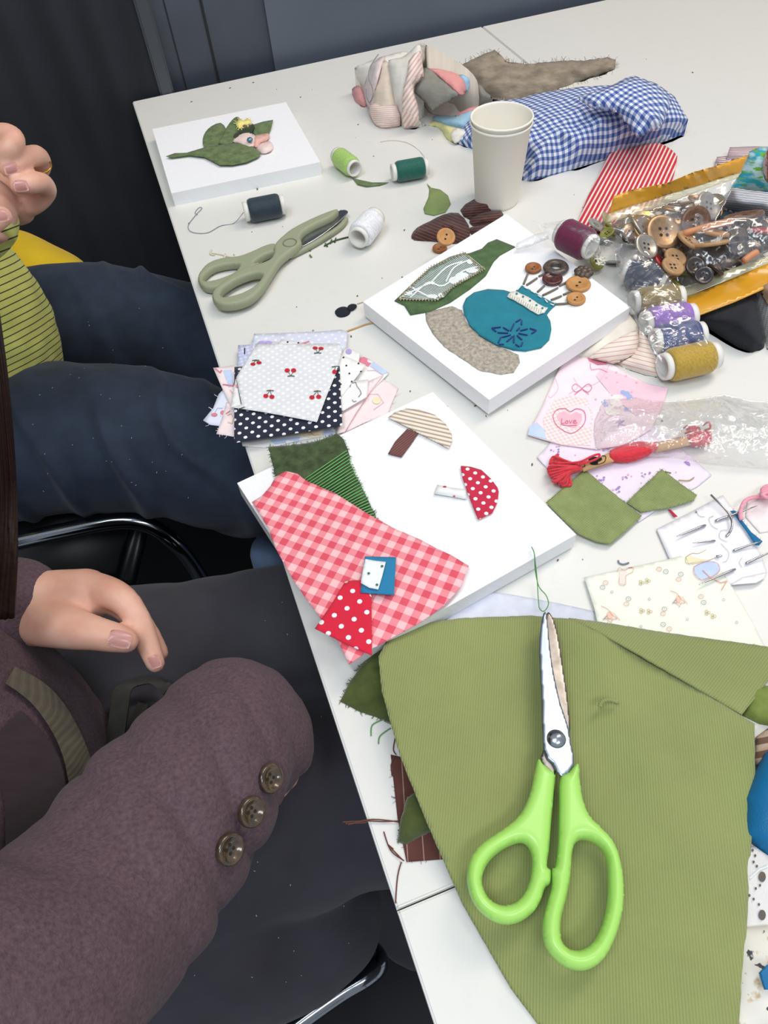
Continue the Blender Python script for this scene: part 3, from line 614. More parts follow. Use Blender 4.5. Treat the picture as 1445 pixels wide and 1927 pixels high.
patch('leaf_sliver', C((240, 120), 2.89, [(1222, 622), (1260, 630), (1330, 645), (1420, 645), (1370, 660), (1300, 668), (1250, 655)]), VEL, h=.001, sp=4, nz=.001, lab='narrow green leaf sliver below the lime thread spool', cat='fabric scrap')
patch('teardrop_scrap', C((620, 60), 2.064, [(378, 588), (395, 605), (430, 612), (460, 635), (471, 668), (450, 700), (405, 712), (370, 705), (365, 685), (385, 640), (388, 610)]), fabric('sage_felt', '7F9159', var=.12), h=.001, sp=5, nz=.0006, lab='teardrop shaped sage green felt scrap left of the paper cups', cat='fabric scrap')
# black oval scraps, twigs, crumbs
BF = fabric('black_felt', '1F232B', var=.1)
patch('felt_oval', C((240, 120), 2.89, [(1127, 1350), (1145, 1328), (1180, 1320), (1210, 1335), (1208, 1358), (1180, 1374), (1145, 1374)]), BF, h=.0012, sp=3, sm=3, lab='larger black felt oval left of the button canvas', cat='fabric scrap')
patch('felt_oval', C((240, 120), 2.89, [(1195, 1322), (1215, 1306), (1242, 1308), (1245, 1322), (1225, 1338), (1208, 1340)]), BF, h=.0024, sp=3, sm=3, lab='smaller black felt oval overlapping the larger one', cat='fabric scrap')
tube('loose_thread', tp([(648, 625), (668, 618), (690, 610), (712, 606)]), .0009, fabric('tan_yarn', 'C19E6C'), lab='tan yarn end by the canvas left corner', cat='thread')
tube('loose_thread', tp([(672, 572), (684, 568)]), .0004, fabric('tan_yarn', 'C19E6C'), lab='tiny tan thread touching the black felt ovals', cat='thread')
tube('thread_tuft', [tp([(396, 476), (412, 478), (428, 482), (443, 484)]), tp([(398, 470), (396, 478), (404, 480)]), tp([(424, 478), (422, 488)]), tp([(440, 479), (446, 487)])], .0010, fabric('cream_thread', 'D9D3BE'), lab='cream thread tuft above the grey-green scissors handles', cat='thread')
tube('thread_tuft', [tp([(610, 463), (625, 455), (640, 450), (656, 446)]), tp([(612, 458), (616, 464)]), tp([(624, 451), (622, 458)]), tp([(632, 448), (630, 456)])], .0010, VEL2, lab='dark green fringe sliver left of the white spool', cat='thread')
tube('thread_tuft', [tp([(572, 470), (582, 466), (590, 464)]), tp([(580, 462), (584, 472)]), tp([(588, 456), (600, 453)]), tp([(583, 480), (586, 484)])], .0011, VEL, lab='green fuzz crumbs beside the grey-green scissors blade', cat='thread')
bm = bmesh.new(); rnd = random.Random(5)
for i in range(150):
    x, y = rnd.uniform(260, 1330), rnd.uniform(110, 1250)
    q = T(x, y, .0006)
    if not (0.02 < q.x < 1.1 and -1.19 < q.y < -.02): continue
    bmesh.ops.create_icosphere(bm, subdivisions=1, radius=rnd.uniform(.0004, .0012), matrix=Matrix.Translation(q) @ Matrix.Scale(.4, 4, (0, 0, 1)) @ Matrix.Scale(rnd.uniform(1, 2.5), 4, (rnd.random(), rnd.random(), 0)))
o = finish(bm, 'lint_crumbs', plain('lint_olive', '63694C', .9)); tag(o, 'tiny fabric crumbs strewn over the white tabletop', 'lint', kind='stuff')
# ------------------------------------------------------------------ GREY-GREEN SCISSORS
KG = lambda pts: C((240, 120), 2.89, pts)
SAGE = plain('sage_plastic', '989D82', .5, spec=.3); STEEL = plain('steel_blade', 'A9ADB1', .22, 1.0, var=.15, vs=60)
s1 = empty('scissors', T(560, 470), 'sage grey scissors with covered blades at the table left side', 'scissors')
outline_solid('blade', KG([(940, 985), (955, 932), (1020, 895), (1140, 808), (1170, 797), (1193, 800), (1195, 815), (1150, 862), (1060, 932), (965, 990)]), [], .0075, .0016, .0003, STEEL, s1, 3)
outline_solid('blade_cover', KG([(880, 1055), (955, 1000), (1050, 948), (1140, 890), (1178, 850), (1200, 848), (1175, 885), (1130, 920), (1060, 965), (980, 1010), (930, 1035)]), [], .004, .006, .0015, SAGE, s1, 3)
outline_solid('handle', KG([(803, 992), (745, 1005), (690, 1030), (610, 1060), (520, 1070), (440, 1100), (395, 1150), (386, 1190), (410, 1225), (460, 1236), (530, 1218), (600, 1185), (660, 1140), (720, 1095), (790, 1050), (830, 1020)]),
    [KG([(440, 1148), (480, 1122), (540, 1108), (590, 1104), (612, 1112), (590, 1145), (540, 1170), (480, 1190), (430, 1197), (415, 1182)]), KG([(690, 1098), (740, 1060), (795, 1040), (780, 1060), (740, 1085)])], .0065, .010, .0035, SAGE, s1, 3)
outline_solid('handle', KG([(802, 1000), (850, 950), (900, 912), (1000, 860), (1110, 815), (1148, 811), (1110, 850), (1020, 893), (960, 930), (943, 960), (945, 992), (880, 1045), (830, 1090), (785, 1160), (740, 1230), (680, 1290), (600, 1322), (520, 1329), (472, 1305), (464, 1265), (490, 1228), (560, 1175), (630, 1130), (700, 1110), (770, 1085), (798, 1050)]),
    [KG([(540, 1228), (600, 1190), (680, 1160), (725, 1158), (736, 1175), (700, 1220), (650, 1252), (600, 1272), (530, 1286), (511, 1270), (520, 1245)])], .0105, .011, .0035, SAGE, s1, 3)
lathe('pivot_ring', [(.0072, 0), (.0082, .0005), (.0085, 0), (.0082, -.0003)], plain('sage_dark', '7E846C', .5), Matrix.Translation(T(*KG([(882, 972)])[0], .0163)), s1)
# ------------------------------------------------------------------ PAPER CUPS (nested)
PAPER = plain('cup_paper', 'F3EEE2', .6, spec=.3); base = T(934, 377, 0)
def cup(z, label):
    Hc = .095
    o = lathe('paper_cup', [(.0001, .004), (.0255, .004), (.0262, .006), (.0333, Hc - .003), (.0338, Hc - .001), (.0345, Hc + .0005), (.0356, Hc), (.0358, Hc - .0015), (.0347, Hc - .0025), (.0340, Hc - .003), (.0268, .004), (.0266, .0003), (.0258, 0), (.0001, .002)], PAPER, Matrix.Translation(base + Vector((0, 0, z))), None, 64, False)
    tag(o, label, 'cup', 'nested paper cups')
cup(.0003, 'outer white paper cup of the nested pair, only its lower rim and wall showing'); cup(.0062, 'inner white paper cup nested in the other, open rim on top')
# ------------------------------------------------------------------ BROWN SCRUNCHIE with wooden buttons
PIN = fabric('brown_pinstripe_satin', '4E302B', '7E5B54', kind='stripes', p=.0055, r=.16, var=.2, rough=.55)
KC = lambda pts: C((620, 60), 2.064, pts)
scr = empty('scrunchie', T(875, 435), 'brown pinstripe scrunchie lying behind the teal vase canvas', 'scrunchie')
scr.name = 'scrunchie'
for pts, b, ud in (([(318, 790), (340, 760), (390, 735), (440, 710), (500, 703), (540, 750), (545, 790), (520, 815), (470, 822), (400, 812), (330, 808)], .022, ((780, 440), (800, 425))), ([(508, 692), (560, 650), (640, 638), (682, 655), (675, 685), (600, 700), (545, 728)], .022, ((900, 380), (905, 400))), ([(545, 725), (600, 700), (665, 693), (670, 725), (610, 745), (555, 752)], .016, ((880, 410), (885, 425))), ([(545, 760), (600, 748), (640, 745), (600, 790), (555, 790)], .012, ((880, 410), (885, 425)))):
    patch('gathered_lobe', KC(pts), PIN, scr, h=.001, sp=4, sm=2, bulge=b, nz=.006, ns=90, solid=0, uv=ud, wf=lambda x, y, q: .0025 * math.sin(q.x * 260 + q.y * 140))
bt = KC([(0, 0)])[0]
button('wooden_button', None, .0105, .003, WOOD1, None, 2, Matrix.Translation(T(838.6, 447, .026)) @ Euler((.5, -.2, .3)).to_matrix().to_4x4(), lab='tan wooden button resting on the brown scrunchie', cat='button')
button('wooden_button', T(827.4, 469.7, .0005), .0085, .0035, WOOD2, None, 2, lab='brown wooden button on the table below the scrunchie', cat='button')
# ------------------------------------------------------------------ LINEN, GINGHAM SHIRT, TOWEL BUNDLE
LIN = fabric('taupe_linen', '978A79', var=.38, vs=45, rough=.8)
patch('linen_cloth', KC([(500, 135, .012), (560, 105, .02), (640, 68, .03), (690, 115, .022), (760, 125, .012), (900, 112, .014), (1000, 110, .012), (1080, 97, .012), (1112, 108, .006), (1108, 145, .0), (1000, 180, 0), (880, 225, 0), (760, 262, 0), (700, 258, .004), (620, 250, .004), (560, 200, .006)]), LIN, sp=6, bulge=.012, nz=.012, ns=22, solid=0, jag=1, fray=(160, 9, .35), lab='frayed taupe linen cloth behind the blue gingham shirt', cat='cloth')
BG = fabric('blue_gingham', 'E2E4EC', '8A99C2', '3E5798', kind='gingham', p=.0078, var=.06)
def wr(x, y, q): return .006 * math.sin((q.x * .9 + q.y * .5) * 75 + 2.5 * noise.noise(q * 14)) * (.5 + noise.noise(q * 9))
gs = empty('folded_shirt', T(1060, 280), 'folded blue and white gingham shirt behind the paper cups', 'shirt')
patch('shirt_body', KC([(600, 300, .02), (640, 268, .03), (740, 258, .035), (800, 240, .04), (970, 213, .05), (1100, 206, .05), (1150, 178, .055), (1185, 170, .055), (1270, 200, .05), (1340, 250, .04), (1393, 340, .022), (1372, 372, .010), (1310, 418, .002), (1240, 440, .001), (1160, 462, .001), (1080, 490, .001), (900, 545, .001), (780, 577, .001), (742, 570, .002), (735, 500, .004), (620, 460, .004), (560, 440, .004)]), BG, gs, sp=6, bulge=.026, nz=.006, ns=30, solid=0, wf=wr, uv=((1000, 250), (1200, 200)), uvz=.6)
patch('sleeve', KC([(970, 250, .075), (1080, 215, .08), (1180, 178, .082), (1270, 205, .075), (1330, 262, .062), (1290, 360, .055), (1200, 400, .052), (1120, 300, .068), (1020, 285, .07)]), BG, gs, sp=6, bulge=.008, nz=.004, ns=30, wf=wr, uv=((1100, 200), (1200, 250)), uvz=.6, thick=.004)
patch('sleeve', KC([(495, 425, .004), (520, 370, .012), (560, 320, .02), (640, 300, .02), (650, 440, .004), (560, 452, .002), (510, 435, .001)]), BG, gs, sp=5, bulge=.014, nz=.004, ns=60, solid=0, uv=((900, 250), (910, 270)), uvz=.8)
TW = lambda pts: C((640, 60), 4.817, pts)
CRM = fabric('cream_cotton', 'E6E1D8', var=.06); PST = fabric('pink_stripe_towel', 'EDE2DC', 'E2B3A6', kind='stripes', p=.0062, r=.42, var=.05)
tb = empty('towel_bundle', T(800, 215), 'rumpled cream and pink striped kitchen towel bundle at the back', 'towel')
def tw(nm, pts, m, **k):
    patch(nm, TW(pts), m, tb, sp=5, **{**dict(bulge=.006, nz=.002, ns=40, thick=.002, sm=2), **k})
tw('fold', [(106, 520, .006), (150, 488, .014), (185, 500, .016), (238, 640, .006), (200, 668, .001), (140, 632, .001), (120, 580, .002)], fabric('dusty_pink', 'D89A9A', var=.1), solid=0)
tw('fold', [(130, 330, .035), (210, 290, .045), (300, 250, .05), (430, 210, .055), (600, 175, .055), (640, 260, .05), (520, 480, .04), (400, 650, .02), (262, 680, .004), (225, 620, .004), (180, 500, .01)], CRM, solid=0)
tw('fold', [(290, 280, .052), (400, 215, .057), (380, 280, .06), (340, 420, .05), (300, 560, .03), (262, 675, .010), (215, 560, .012), (230, 420, .03), (265, 330, .042)], fabric('pinkish_cotton', 'E3D3D2', var=.08), thick=.003)
tw('fold', [(375, 285, .058), (445, 285, .058), (480, 450, .045), (520, 700, .02), (545, 835, .002), (430, 862, .001), (345, 855, .001), (290, 790, .003), (262, 680, .012), (300, 560, .03)], fabric('peach_cotton', 'E0D0BF', var=.08), solid=0)
tw('striped_hem', [(265, 655, .020), (400, 660, .026), (515, 670, .026), (545, 835, .004), (430, 862, .002), (345, 855, .002), (290, 790, .005)], PST, uv=((700, 200), (700, 230)))
tw('fold', [(725, 105, .080), (790, 125, .080), (1000, 230, .07), (1160, 340, .06), (1240, 440, .045), (1255, 540, .03), (1250, 640, .015), (1150, 700, .004), (1040, 755, .001), (880, 748, .001), (800, 700, .004), (700, 500, .01), (730, 280, .06)], fabric('cream_lining', 'D9D0C3', var=.1), bulge=-.004, solid=0)
tw('fold', [(440, 255, .065), (560, 230, .072), (640, 170, .08), (725, 103, .090), (745, 280, .07), (755, 400, .055), (680, 470, .05), (660, 540, .045), (700, 650, .03), (712, 800, .01), (780, 845, .001), (680, 862, .001), (580, 873, .001), (540, 800, .004), (490, 560, .04), (450, 330, .06)], CRM, solid=0)
tw('striped_border', [(725, 165, .088), (742, 280, .073), (755, 400, .060), (682, 465, .055), (662, 540, .050), (700, 650, .035), (712, 800, .016), (640, 850, .006), (570, 850, .006), (560, 700, .030), (575, 500, .055), (610, 380, .068), (620, 260, .080)], PST, uv=((700, 200), (722, 202)), bulge=.004)
tw('grey_panel', [(760, 305, .050), (850, 360, .055), (970, 460, .058), (1085, 552, .050), (990, 612, .045), (840, 702, .030), (760, 620, .035), (668, 535, .042), (685, 462, .050), (755, 400, .055)], fabric('grey_linen', '8C8A82', var=.12, vs=120), sm=0)
tw('salmon_panel', [(785, 318, .050), (960, 350, .055), (1070, 385, .055), (1140, 480, .048), (1130, 545, .040), (1085, 556, .050), (960, 450, .060), (860, 362, .057)], fabric('salmon_cotton', 'E39C98', var=.06))
tw('blue_panel', [(1070, 390, .052), (1160, 395, .05), (1178, 440, .045), (1155, 530, .038), (1130, 490, .045)], fabric('sky_cotton', '9CC3D9', var=.06))
tw('blue_panel', [(835, 790, .004), (870, 755, .008), (1040, 760, .010), (1200, 695, .015), (1195, 770, .012), (1130, 885, .006), (980, 845, .006), (920, 820, .006)], fabric('sky_cotton', '9CC3D9', var=.06), solid=0)
tw('pink_panel', [(1040, 757, .012), (1160, 690, .016), (1260, 672, .018), (1240, 700, .016), (1150, 722, .015)], fabric('dusty_pink', 'D89A9A'), bulge=.003)
tw('yellow_panel', [(800, 845, .001), (850, 800, .004), (920, 825, .006), (975, 850, .010), (1120, 885, .012), (1150, 905, .01), (1110, 960, .004), (1040, 1000, .001), (960, 960, .001), (925, 890, .002), (860, 850, .001)], fabric('pale_yellow_cotton', 'DAD59A', var=.15, vs=40), solid=0)
tw('cream_tab', [(1000, 920, .010), (1060, 870, .014), (1155, 905, .012), (1110, 960, .008), (1040, 1000, .005)], CRM, bulge=.002)
tw('grey_panel', [(1252, 470, .03), (1320, 540, .02), (1380, 600, .008), (1310, 640, .004), (1242, 652, .006)], fabric('grey_linen', '8C8A82'), solid=0)
tube('drawstring', [tuple(T(x, y, z)) for x, y, z in TW([(345, 205, .062), (300, 270, .064), (262, 350, .058), (262, 430, .05), (290, 500, .042), (295, 580, .034), (265, 640, .022), (240, 590, .024), (235, 520, .03)])], .0007, fabric('grey_cord', '8A8D90'), tb)
# ------------------------------------------------------------------ RED STRIPED CLOTH and items on the right
KR = lambda pts: C((1120, 260), 4.446, pts); KD = lambda pts: C((1000, 240), 3.247, pts)
RS = fabric('red_pinstripe', 'C92F38', 'F0DCD8', kind='stripes', p=.0052, r=.40, var=.05)
patch('striped_cloth', KR([(150, 62), (240, 72), (320, 68), (420, 45), (540, 40), (600, 70), (650, 105), (688, 150), (665, 280), (630, 380), (560, 520), (180, 700), (0, 800), (-60, 830), (-160, 730), (-60, 480), (60, 240)]), RS, h=.006, sp=7, bulge=.003, nz=.002, solid=0, uv=((1190, 330), (1202, 332)), lab='red and white pinstriped cloth left of the button bags', cat='cloth')
patch('striped_cloth', KR([(1100, 165), (1125, 75), (1340, 68), (1445, 70), (1445, 160), (1250, 200)]), fabric('mauve_stripe', 'D9C9CB', '8F5866', kind='stripes', p=.0036, r=.35, var=.05), h=.012, bulge=.012, solid=0, sp=6, uv=((1380, 290), (1381, 294)), lab='mauve pinstriped roll at the far right, upper one', cat='cloth')
patch('striped_cloth', KR([(1010, 215), (1018, 155), (1110, 150), (1260, 170), (1260, 240), (1100, 250)]), fabric('maroon_stripe', 'E5DADA', '7B3346', kind='stripes', p=.0042, r=.4, var=.05), h=.006, bulge=.010, solid=0, sp=6, uv=((1380, 290), (1383, 294)), lab='maroon striped roll end just behind the yellow zip strip', cat='cloth')
g = G('turquoise_print'); U, u, v = g.uv(); f1 = g.ramp(g.noise(U, 45, 3), .42, .55); f2 = g.ramp(g.noise(U, 80, 2), .56, .62)
g.put(g.b.inputs['Base Color'], g.mix(f2, g.mix(f1, srgb('2FA6B8'), srgb('BFE0E2')), srgb('6FB63C'))); g.b.inputs['Roughness'].default_value = .8; TQ = g.m
patch('turquoise_cloth', KR([(1140, 405, .005), (1180, 340, .01), (1220, 290, .02), (1260, 180, .03), (1290, 110, .035), (1380, 72, .04), (1520, 80, .04), (1560, 300, .03), (1520, 455, .006), (1400, 445, .004), (1250, 430, .002)]), TQ, sp=6, bulge=.02, nz=.006, solid=0, lab='turquoise patterned cloth roll at the right edge', cat='cloth')
o = patch('amber_bead', KR([(1402, 220, .045), (1425, 120, .05), (1460, 80, .05), (1520, 200, .05), (1470, 340, .045), (1430, 320, .045)]), plain('amber', '8A4A30', .2, coat=.6, var=.4, vs=60), sp=4, bulge=.012, thick=.004, sm=2, lab='glossy amber brown bead on the turquoise cloth, cut by the right edge', cat='bead')
patch('striped_cloth', KR([(1040, 555, .004), (1080, 480, .015), (1150, 410, .03), (1300, 438, .035), (1445, 450, .035), (1560, 460, .03), (1560, 700, .02), (1445, 665, .015), (1380, 645, .012), (1200, 645, .001), (1110, 610, .001)]), fabric('grey_fine_stripe', 'D9DADF', '5E6270', kind='stripes', p=.0036, r=.35, var=.05), sp=6, bulge=.022, nz=.003, solid=0, uv=((1400, 380), (1404, 386)), lab='grey finely striped roll of cloth below the turquoise cloth', cat='cloth')
patch('teal_cloth', KR([(880, 620), (1100, 600), (1250, 650), (1200, 780), (900, 720)]), fabric('dark_teal_cotton', '1C4A55', var=.2), h=.002, sp=8, bulge=.01, solid=0, lab='dark teal cloth edge glimpsed between the two button bags', cat='cloth')
# ---- buttons under plastic
def heap(poly, n, hs, mats, rs, lab, grp, seed, names='button'):
    rnd = random.Random(seed); xs = [p[0] for p in poly]; ys = [p[1] for p in poly]; i = 0; tries = 0; pl = []
    while i < n and tries < 6000:
        tries += 1
        x, y = rnd.uniform(min(xs), max(xs)), rnd.uniform(min(ys), max(ys))
        if not inside(x, y, poly): continue
        z = hs[0] + (hs[1] - hs[0]) * rnd.random(); q = T(x, y, z); r = rnd.uniform(*rs)
        if any((q - a).length < (r + b) * .62 for a, b in pl): continue
        pl.append((q, r)); k = rnd.randrange(len(mats)); M = Matrix.Translation(q) @ Euler((rnd.uniform(-.75, .6), rnd.uniform(-.6, .6), rnd.uniform(0, 6))).to_matrix().to_4x4()
        nm, mt = mats[k]
        button(names, q, r, .003, mt, None, rnd.choice((2, 4, 4)), M, rnd.random() > .3, lab=lab % nm, cat='button', group=grp + ', ' + nm, seg=20); i += 1
BRZ = plain('bronze_metal', 'A88A6A', .38, .7, var=.2, vs=200); SIL = plain('dull_silver', 'B0A99E', .35, .75, var=.2, vs=200); GLD = plain('gold_metal', 'B98F36', .2, .95)
DKB = plain('dark_horn', '3A2E2A', .3, var=.4, vs=200, coat=.4); WD3 = plain('pale_wood', 'B08B62', .6, var=.15, vs=200); RDB = plain('red_plastic', 'A52F30', .3); OLV = plain('olive_plastic', '8F9048', .35); GRY = plain('grey_plastic', '9B9C96', .4); BRB = plain('brown_shell', '6E503B', .35, var=.3, vs=300)
up = KR([(230, 680), (500, 590), (900, 470), (990, 480), (1000, 650), (800, 780), (640, 900), (480, 980), (300, 850)])
heap(up, 34, (.002, .030), [('bronze', BRZ), ('silver', SIL), ('dark horn', DKB), ('bronze', BRZ), ('gold', GLD)], (.009, .015), '%s coloured button in the upper clear zip bag', 'metal buttons in the upper zip bag', 11)
for (x, y, r, m, nm, e) in ((565, 790, .019, BRZ, 'large bronze rimmed', (.55, .05, 0)), (410, 780, .019, BRZ, 'large bronze tilted left', (.4, .5, 0)), (350, 770, .019, SIL, 'big pale bronze leaning', (.3, .9, .2)), (940, 570, .016, SIL, 'pale four hole', (.6, .35, 0)), (835, 700, .016, BRB, 'brown oval looking', (.9, -.3, 0)), (420, 910, .014, SIL, 'dull silver', (.5, .3, 0))):
    q = T(*KR([(x, y)])[0], .047); button('metal_button', q, r, .003, m, None, 4, Matrix.Translation(q) @ Euler(e).to_matrix().to_4x4(), lab=nm + ' button showing large in the upper zip bag', cat='button', seg=36, hr=.1)
lo = KR([(560, 980), (700, 850), (800, 800), (790, 900), (740, 1120), (600, 1120), (500, 1050)])
heap(lo, 14, (.002, .026), [('pale wood', WD3), ('brown', BRB), ('pale wood', WD3)], (.009, .013), '%s button at the bottom corner of the upper zip bag', 'wooden buttons in the upper zip bag', 12)
q = T(*KR([(532, 1040)])[0], .03); button('red_button', q, .011, .003, RDB, None, 2, Matrix.Translation(q) @ Euler((.2, .7, 0)).to_matrix().to_4x4(), lab='red button at the lower corner of the upper zip bag', cat='button')
for (x, y, r, m, nm) in ((660, 1010, .012, WD3, 'carved pale wooden'), (630, 930, .014, BRB, 'brown four hole wooden'), (640, 1085, .012, WD3, 'pale oval wooden')):
    q = T(*KR([(x, y)])[0], .034); button('wooden_button', q, r, .004, m, None, 4, Matrix.Translation(q) @ Euler((.25, .2, 0)).to_matrix().to_4x4(), lab=nm + ' button beside the red button in upper bag', cat='button')
rt = KR([(830, 900), (900, 760), (1150, 680), (1430, 660), (1440, 960), (1200, 1040), (900, 1160), (780, 1180)])
heap(rt, 46, (.002, .036), [('dark brown', DKB), ('black brown', plain('near_black', '2A2326', .25, coat=.5)), ('brown', BRB), ('dark brown', DKB)], (.009, .014), '%s button in the lower right clear zip bag', 'dark buttons in the lower right zip bag', 13)
for (x, y, r, m, nm, e) in ((960, 900, .018, WD3, 'wide flat pale wooden', (-.55, .1, 0)), (1000, 810, .014, WOOD1, 'orange toned wooden', (-.3, .3, 0)), (1240, 665, .02, BRB, 'wide brown', (-.5, 0, 0)), (770, 870, .014, WD3, 'pale wooden two-tone', (.1, .5, 0)), (1400, 790, .013, RDB, 'dark red', (-.4, .2, 0))):
    q = T(*KR([(x, y)])[0], .043); button('wooden_button', q, r, .004, m, None, 4, Matrix.Translation(q) @ Euler(e).to_matrix().to_4x4(), lab=nm + ' button near the top of the lower right zip bag', cat='button')
TG = plain('toggle_wood', 'C98A62', .5, var=.1, vs=100)
for k, (a, b, l) in enumerate((((735, 800), (1145, 695), 'long wooden toggle stick near the top of the right zip bag'), ((1240, 1030), (1350, 955), 'short orange wooden toggle at the bottom of the right zip bag'))):
    a_, b_ = T(*KR([a])[0], .046), T(*KR([b])[0], .050); tube('wooden_toggle', [a_, a_.lerp(b_, .5) + Vector((0, 0, .001)), b_], .0035, TG, None, 10, 3, l, 'toggle')
gl_ = KD([(350, 640), (440, 520), (500, 640), (520, 840), (420, 850), (345, 790)])
heap(gl_, 9, (.002, .02), [('olive green', OLV), ('pale grey', GRY)], (.008, .011), '%s button in the clear bag behind the maroon spool', 'green and grey buttons in the left bag', 14)
heap(KD([(830, 900), (900, 890), (930, 960), (900, 985), (860, 950)]), 2, (.002, .012), [('olive green', OLV)], (.009, .012), '%s button between the zip bags and gold spool', 'olive buttons by the spools', 15)
o = tube('yarn_tuft', [tp(C((1000, 240), 3.247, [(390 + rnd.uniform(-25, 40), 800 + rnd.uniform(-25, 35), .024), (410 + rnd.uniform(-25, 40), 810 + rnd.uniform(-25, 35), .028), (430 + rnd.uniform(-25, 40), 800 + rnd.uniform(-25, 35), .024)])) for _ in range(14)], .0008, CR, None, 5, 4, 'cream crochet tuft with olive buttons below the maroon spool', 'trim')
# ---- zip bags
CLR = plastic('clear_bag_film', (1, 1, 1), .035, .45, 34, .03, .12); YZ = plain('yellow_zip_strip', 'D79A22', .28, spec=.5, var=.12, vs=30, coat=.4)
ZP = plastic('milky_zip', (.96, .95, .86), .05, .1, 20, .35, .15, (.72, .70, .52))
def crk(a): return lambda x, y, q: a * .5 * (abs(noise.noise(q * 40)) + .6 * abs(noise.noise(q * 90)) - .3)
b1 = empty('zip_bag', T(1260, 430), 'clear zip bag of metal buttons with its amber strip raised, upper one', 'zip bag')
patch('bag_film', KR([(92, 700, .055), (350, 635, .058), (870, 435, .06), (1195, 325, .06), (1100, 520, .05), (1000, 700, .042), (830, 1000, .02), (700, 1285, .004), (560, 1130, .012), (400, 960, .035), (250, 850, .045)]), CLR, b1, sp=6, nz=.004, ns=50, wf=crk(.006), bulge=.006)
patch('zip_seal', KR([(118, 628, .060), (350, 548, .062), (600, 468, .063), (870, 388, .063), (1215, 288, .063), (1195, 328, .059), (870, 440, .059), (600, 545, .058), (350, 640, .058), (92, 703, .055)]), ZP, b1, sp=7)
patch('zip_strip', KR([(150, 487, .075), (300, 432, .077), (600, 375, .078), (830, 280, .080), (1000, 235, .079), (1282, 138, .077), (1215, 290, .063), (870, 390, .063), (600, 470, .063), (350, 550, .062), (118, 630, .060)]), YZ, b1, sp=7, thick=.0008, wf=lambda x, y, q: .002 * math.sin(q.x * 40))
patch('side_film', KR([(150, 500, .070), (118, 630, .058), (92, 700, .053), (60, 800, .04), (-30, 700, .012), (-20, 690, .012), (60, 620, .03)]), CLR, b1, sp=6, wf=crk(.006))
b2 = empty('zip_bag', T(1390, 490), 'clear zip bag of dark and wooden buttons with bright amber strip, lower right', 'zip bag')
patch('bag_film', KR([(700, 1288, .008), (740, 1080, .020), (790, 870, .045), (850, 770, .055), (950, 700, .058), (1150, 655, .060), (1400, 640, .058), (1520, 680, .055), (1560, 900, .045), (1445, 965, .035), (1200, 1060, .030), (950, 1180, .020)]), CLR, b2, sp=6, nz=.004, ns=50, wf=crk(.008), bulge=.004)
patch('zip_seal', KD([(905, 985, .010), (1180, 880, .030), (1445, 780, .035), (1500, 760, .036), (1500, 812, .034), (1445, 830, .034), (1180, 940, .026), (925, 1040, .012)]), ZP, b2, sp=7)
patch('zip_strip', KD([(925, 1040, .013), (1180, 940, .027), (1445, 830, .035), (1520, 800, .036), (1520, 945, .034), (1445, 975, .032), (1230, 1070, .024), (1005, 1155, .018)]), YZ, b2, sp=7, thick=.0008, wf=lambda x, y, q: .003 * math.sin(q.x * 50 + q.y * 90))
# black pouch, lace, tan
patch('black_pouch', KD([(1000, 1165, .004), (1060, 1130, .012), (1200, 1080, .018), (1300, 1040, .02), (1362, 985, .02), (1400, 1130, .016), (1432, 1280, .01), (1422, 1340, .002), (1350, 1372, .001), (1250, 1332, .001), (1100, 1235, .001), (1050, 1205, .001)]), fabric('black_twill', '23242A', var=.15, vs=200), sp=6, bulge=.018, nz=.002, solid=0, lab='black cloth pouch under the amber zip strip', cat='pouch')
LCE = fabric('white_lace', 'E2DEDA', 'B5ADA8', kind='dots', p=.0045, r=.2, var=.15, vs=200)
patch('lace_roll', KD([(1340, 1000, .014), (1380, 960, .02), (1500, 900, .02), (1560, 1330, .01), (1440, 1345, .001), (1425, 1250, .004), (1400, 1120, .008)]), LCE, sp=6, bulge=.016, nz=.003, solid=0, jag=.6, lab='white lace roll right of the black pouch', cat='lace')
patch('tan_cloth', KD([(1400, 975, .030), (1445, 950, .034), (1560, 930, .034), (1560, 1040, .03), (1445, 1060, .028)]), fabric('tan_cotton', 'B49472', var=.15), sp=5, bulge=.01, thick=.004, lab='tan cloth end above the white lace, at the right edge', cat='cloth')
# ---- thread spools in clear pack
spool((1114, 466), (1053, 436), .047, thr('maroon', '6C2645'), .0165, 'maroon thread spool, topmost in the clear pack over the canvas corner', rc=.0125)
for a, b, nm, c_, rr, l in (((1177, 508), (1255, 536), 'navy', '25304A', .0155, 'navy thread spool, second in the clear pack'), ((1189, 570), (1283, 560), 'olive', '8F7B3C', .0145, 'olive gold thread spool in the clear pack below the navy one'), ((1211, 610), (1305, 594), 'lilac', '9A6EC6', .0150, 'lilac thread spool in the clear pack'), ((1229, 643), (1322, 629), 'blue', '38477F', .0150, 'blue thread spool in the clear pack between lilac and gold'), ((1246, 691), (1347, 668), 'gold', 'B7973F', .0155, 'bright gold thread spool, lowest in the clear pack')):
    spool(a, b, .0175, thr(nm, c_), rr, l)
CL2 = plastic('crinkly_clear_film', (1, 1, 1), .045, .8, 60, .02, .18)
pk = empty('thread_pack', T(1230, 600), 'clear crinkled wrapper around the row of coloured thread spools', 'plastic wrapper')
patch('wrapper_film', KD([(510, 740, .045), (560, 700, .05), (680, 720, .050), (900, 985, .038), (940, 1070, .036), (1010, 1180, .036), (1060, 1270, .034), (1130, 1400, .030), (1142, 1470, .006), (980, 1520, .003), (830, 1550, .002), (790, 1500, .012), (740, 1390, .024), (690, 1280, .030), (640, 1180, .032), (590, 1090, .034), (560, 980, .034), (520, 860, .036)]), CL2, pk, sp=5, nz=.003, ns=60, wf=crk(.007), bulge=.006)
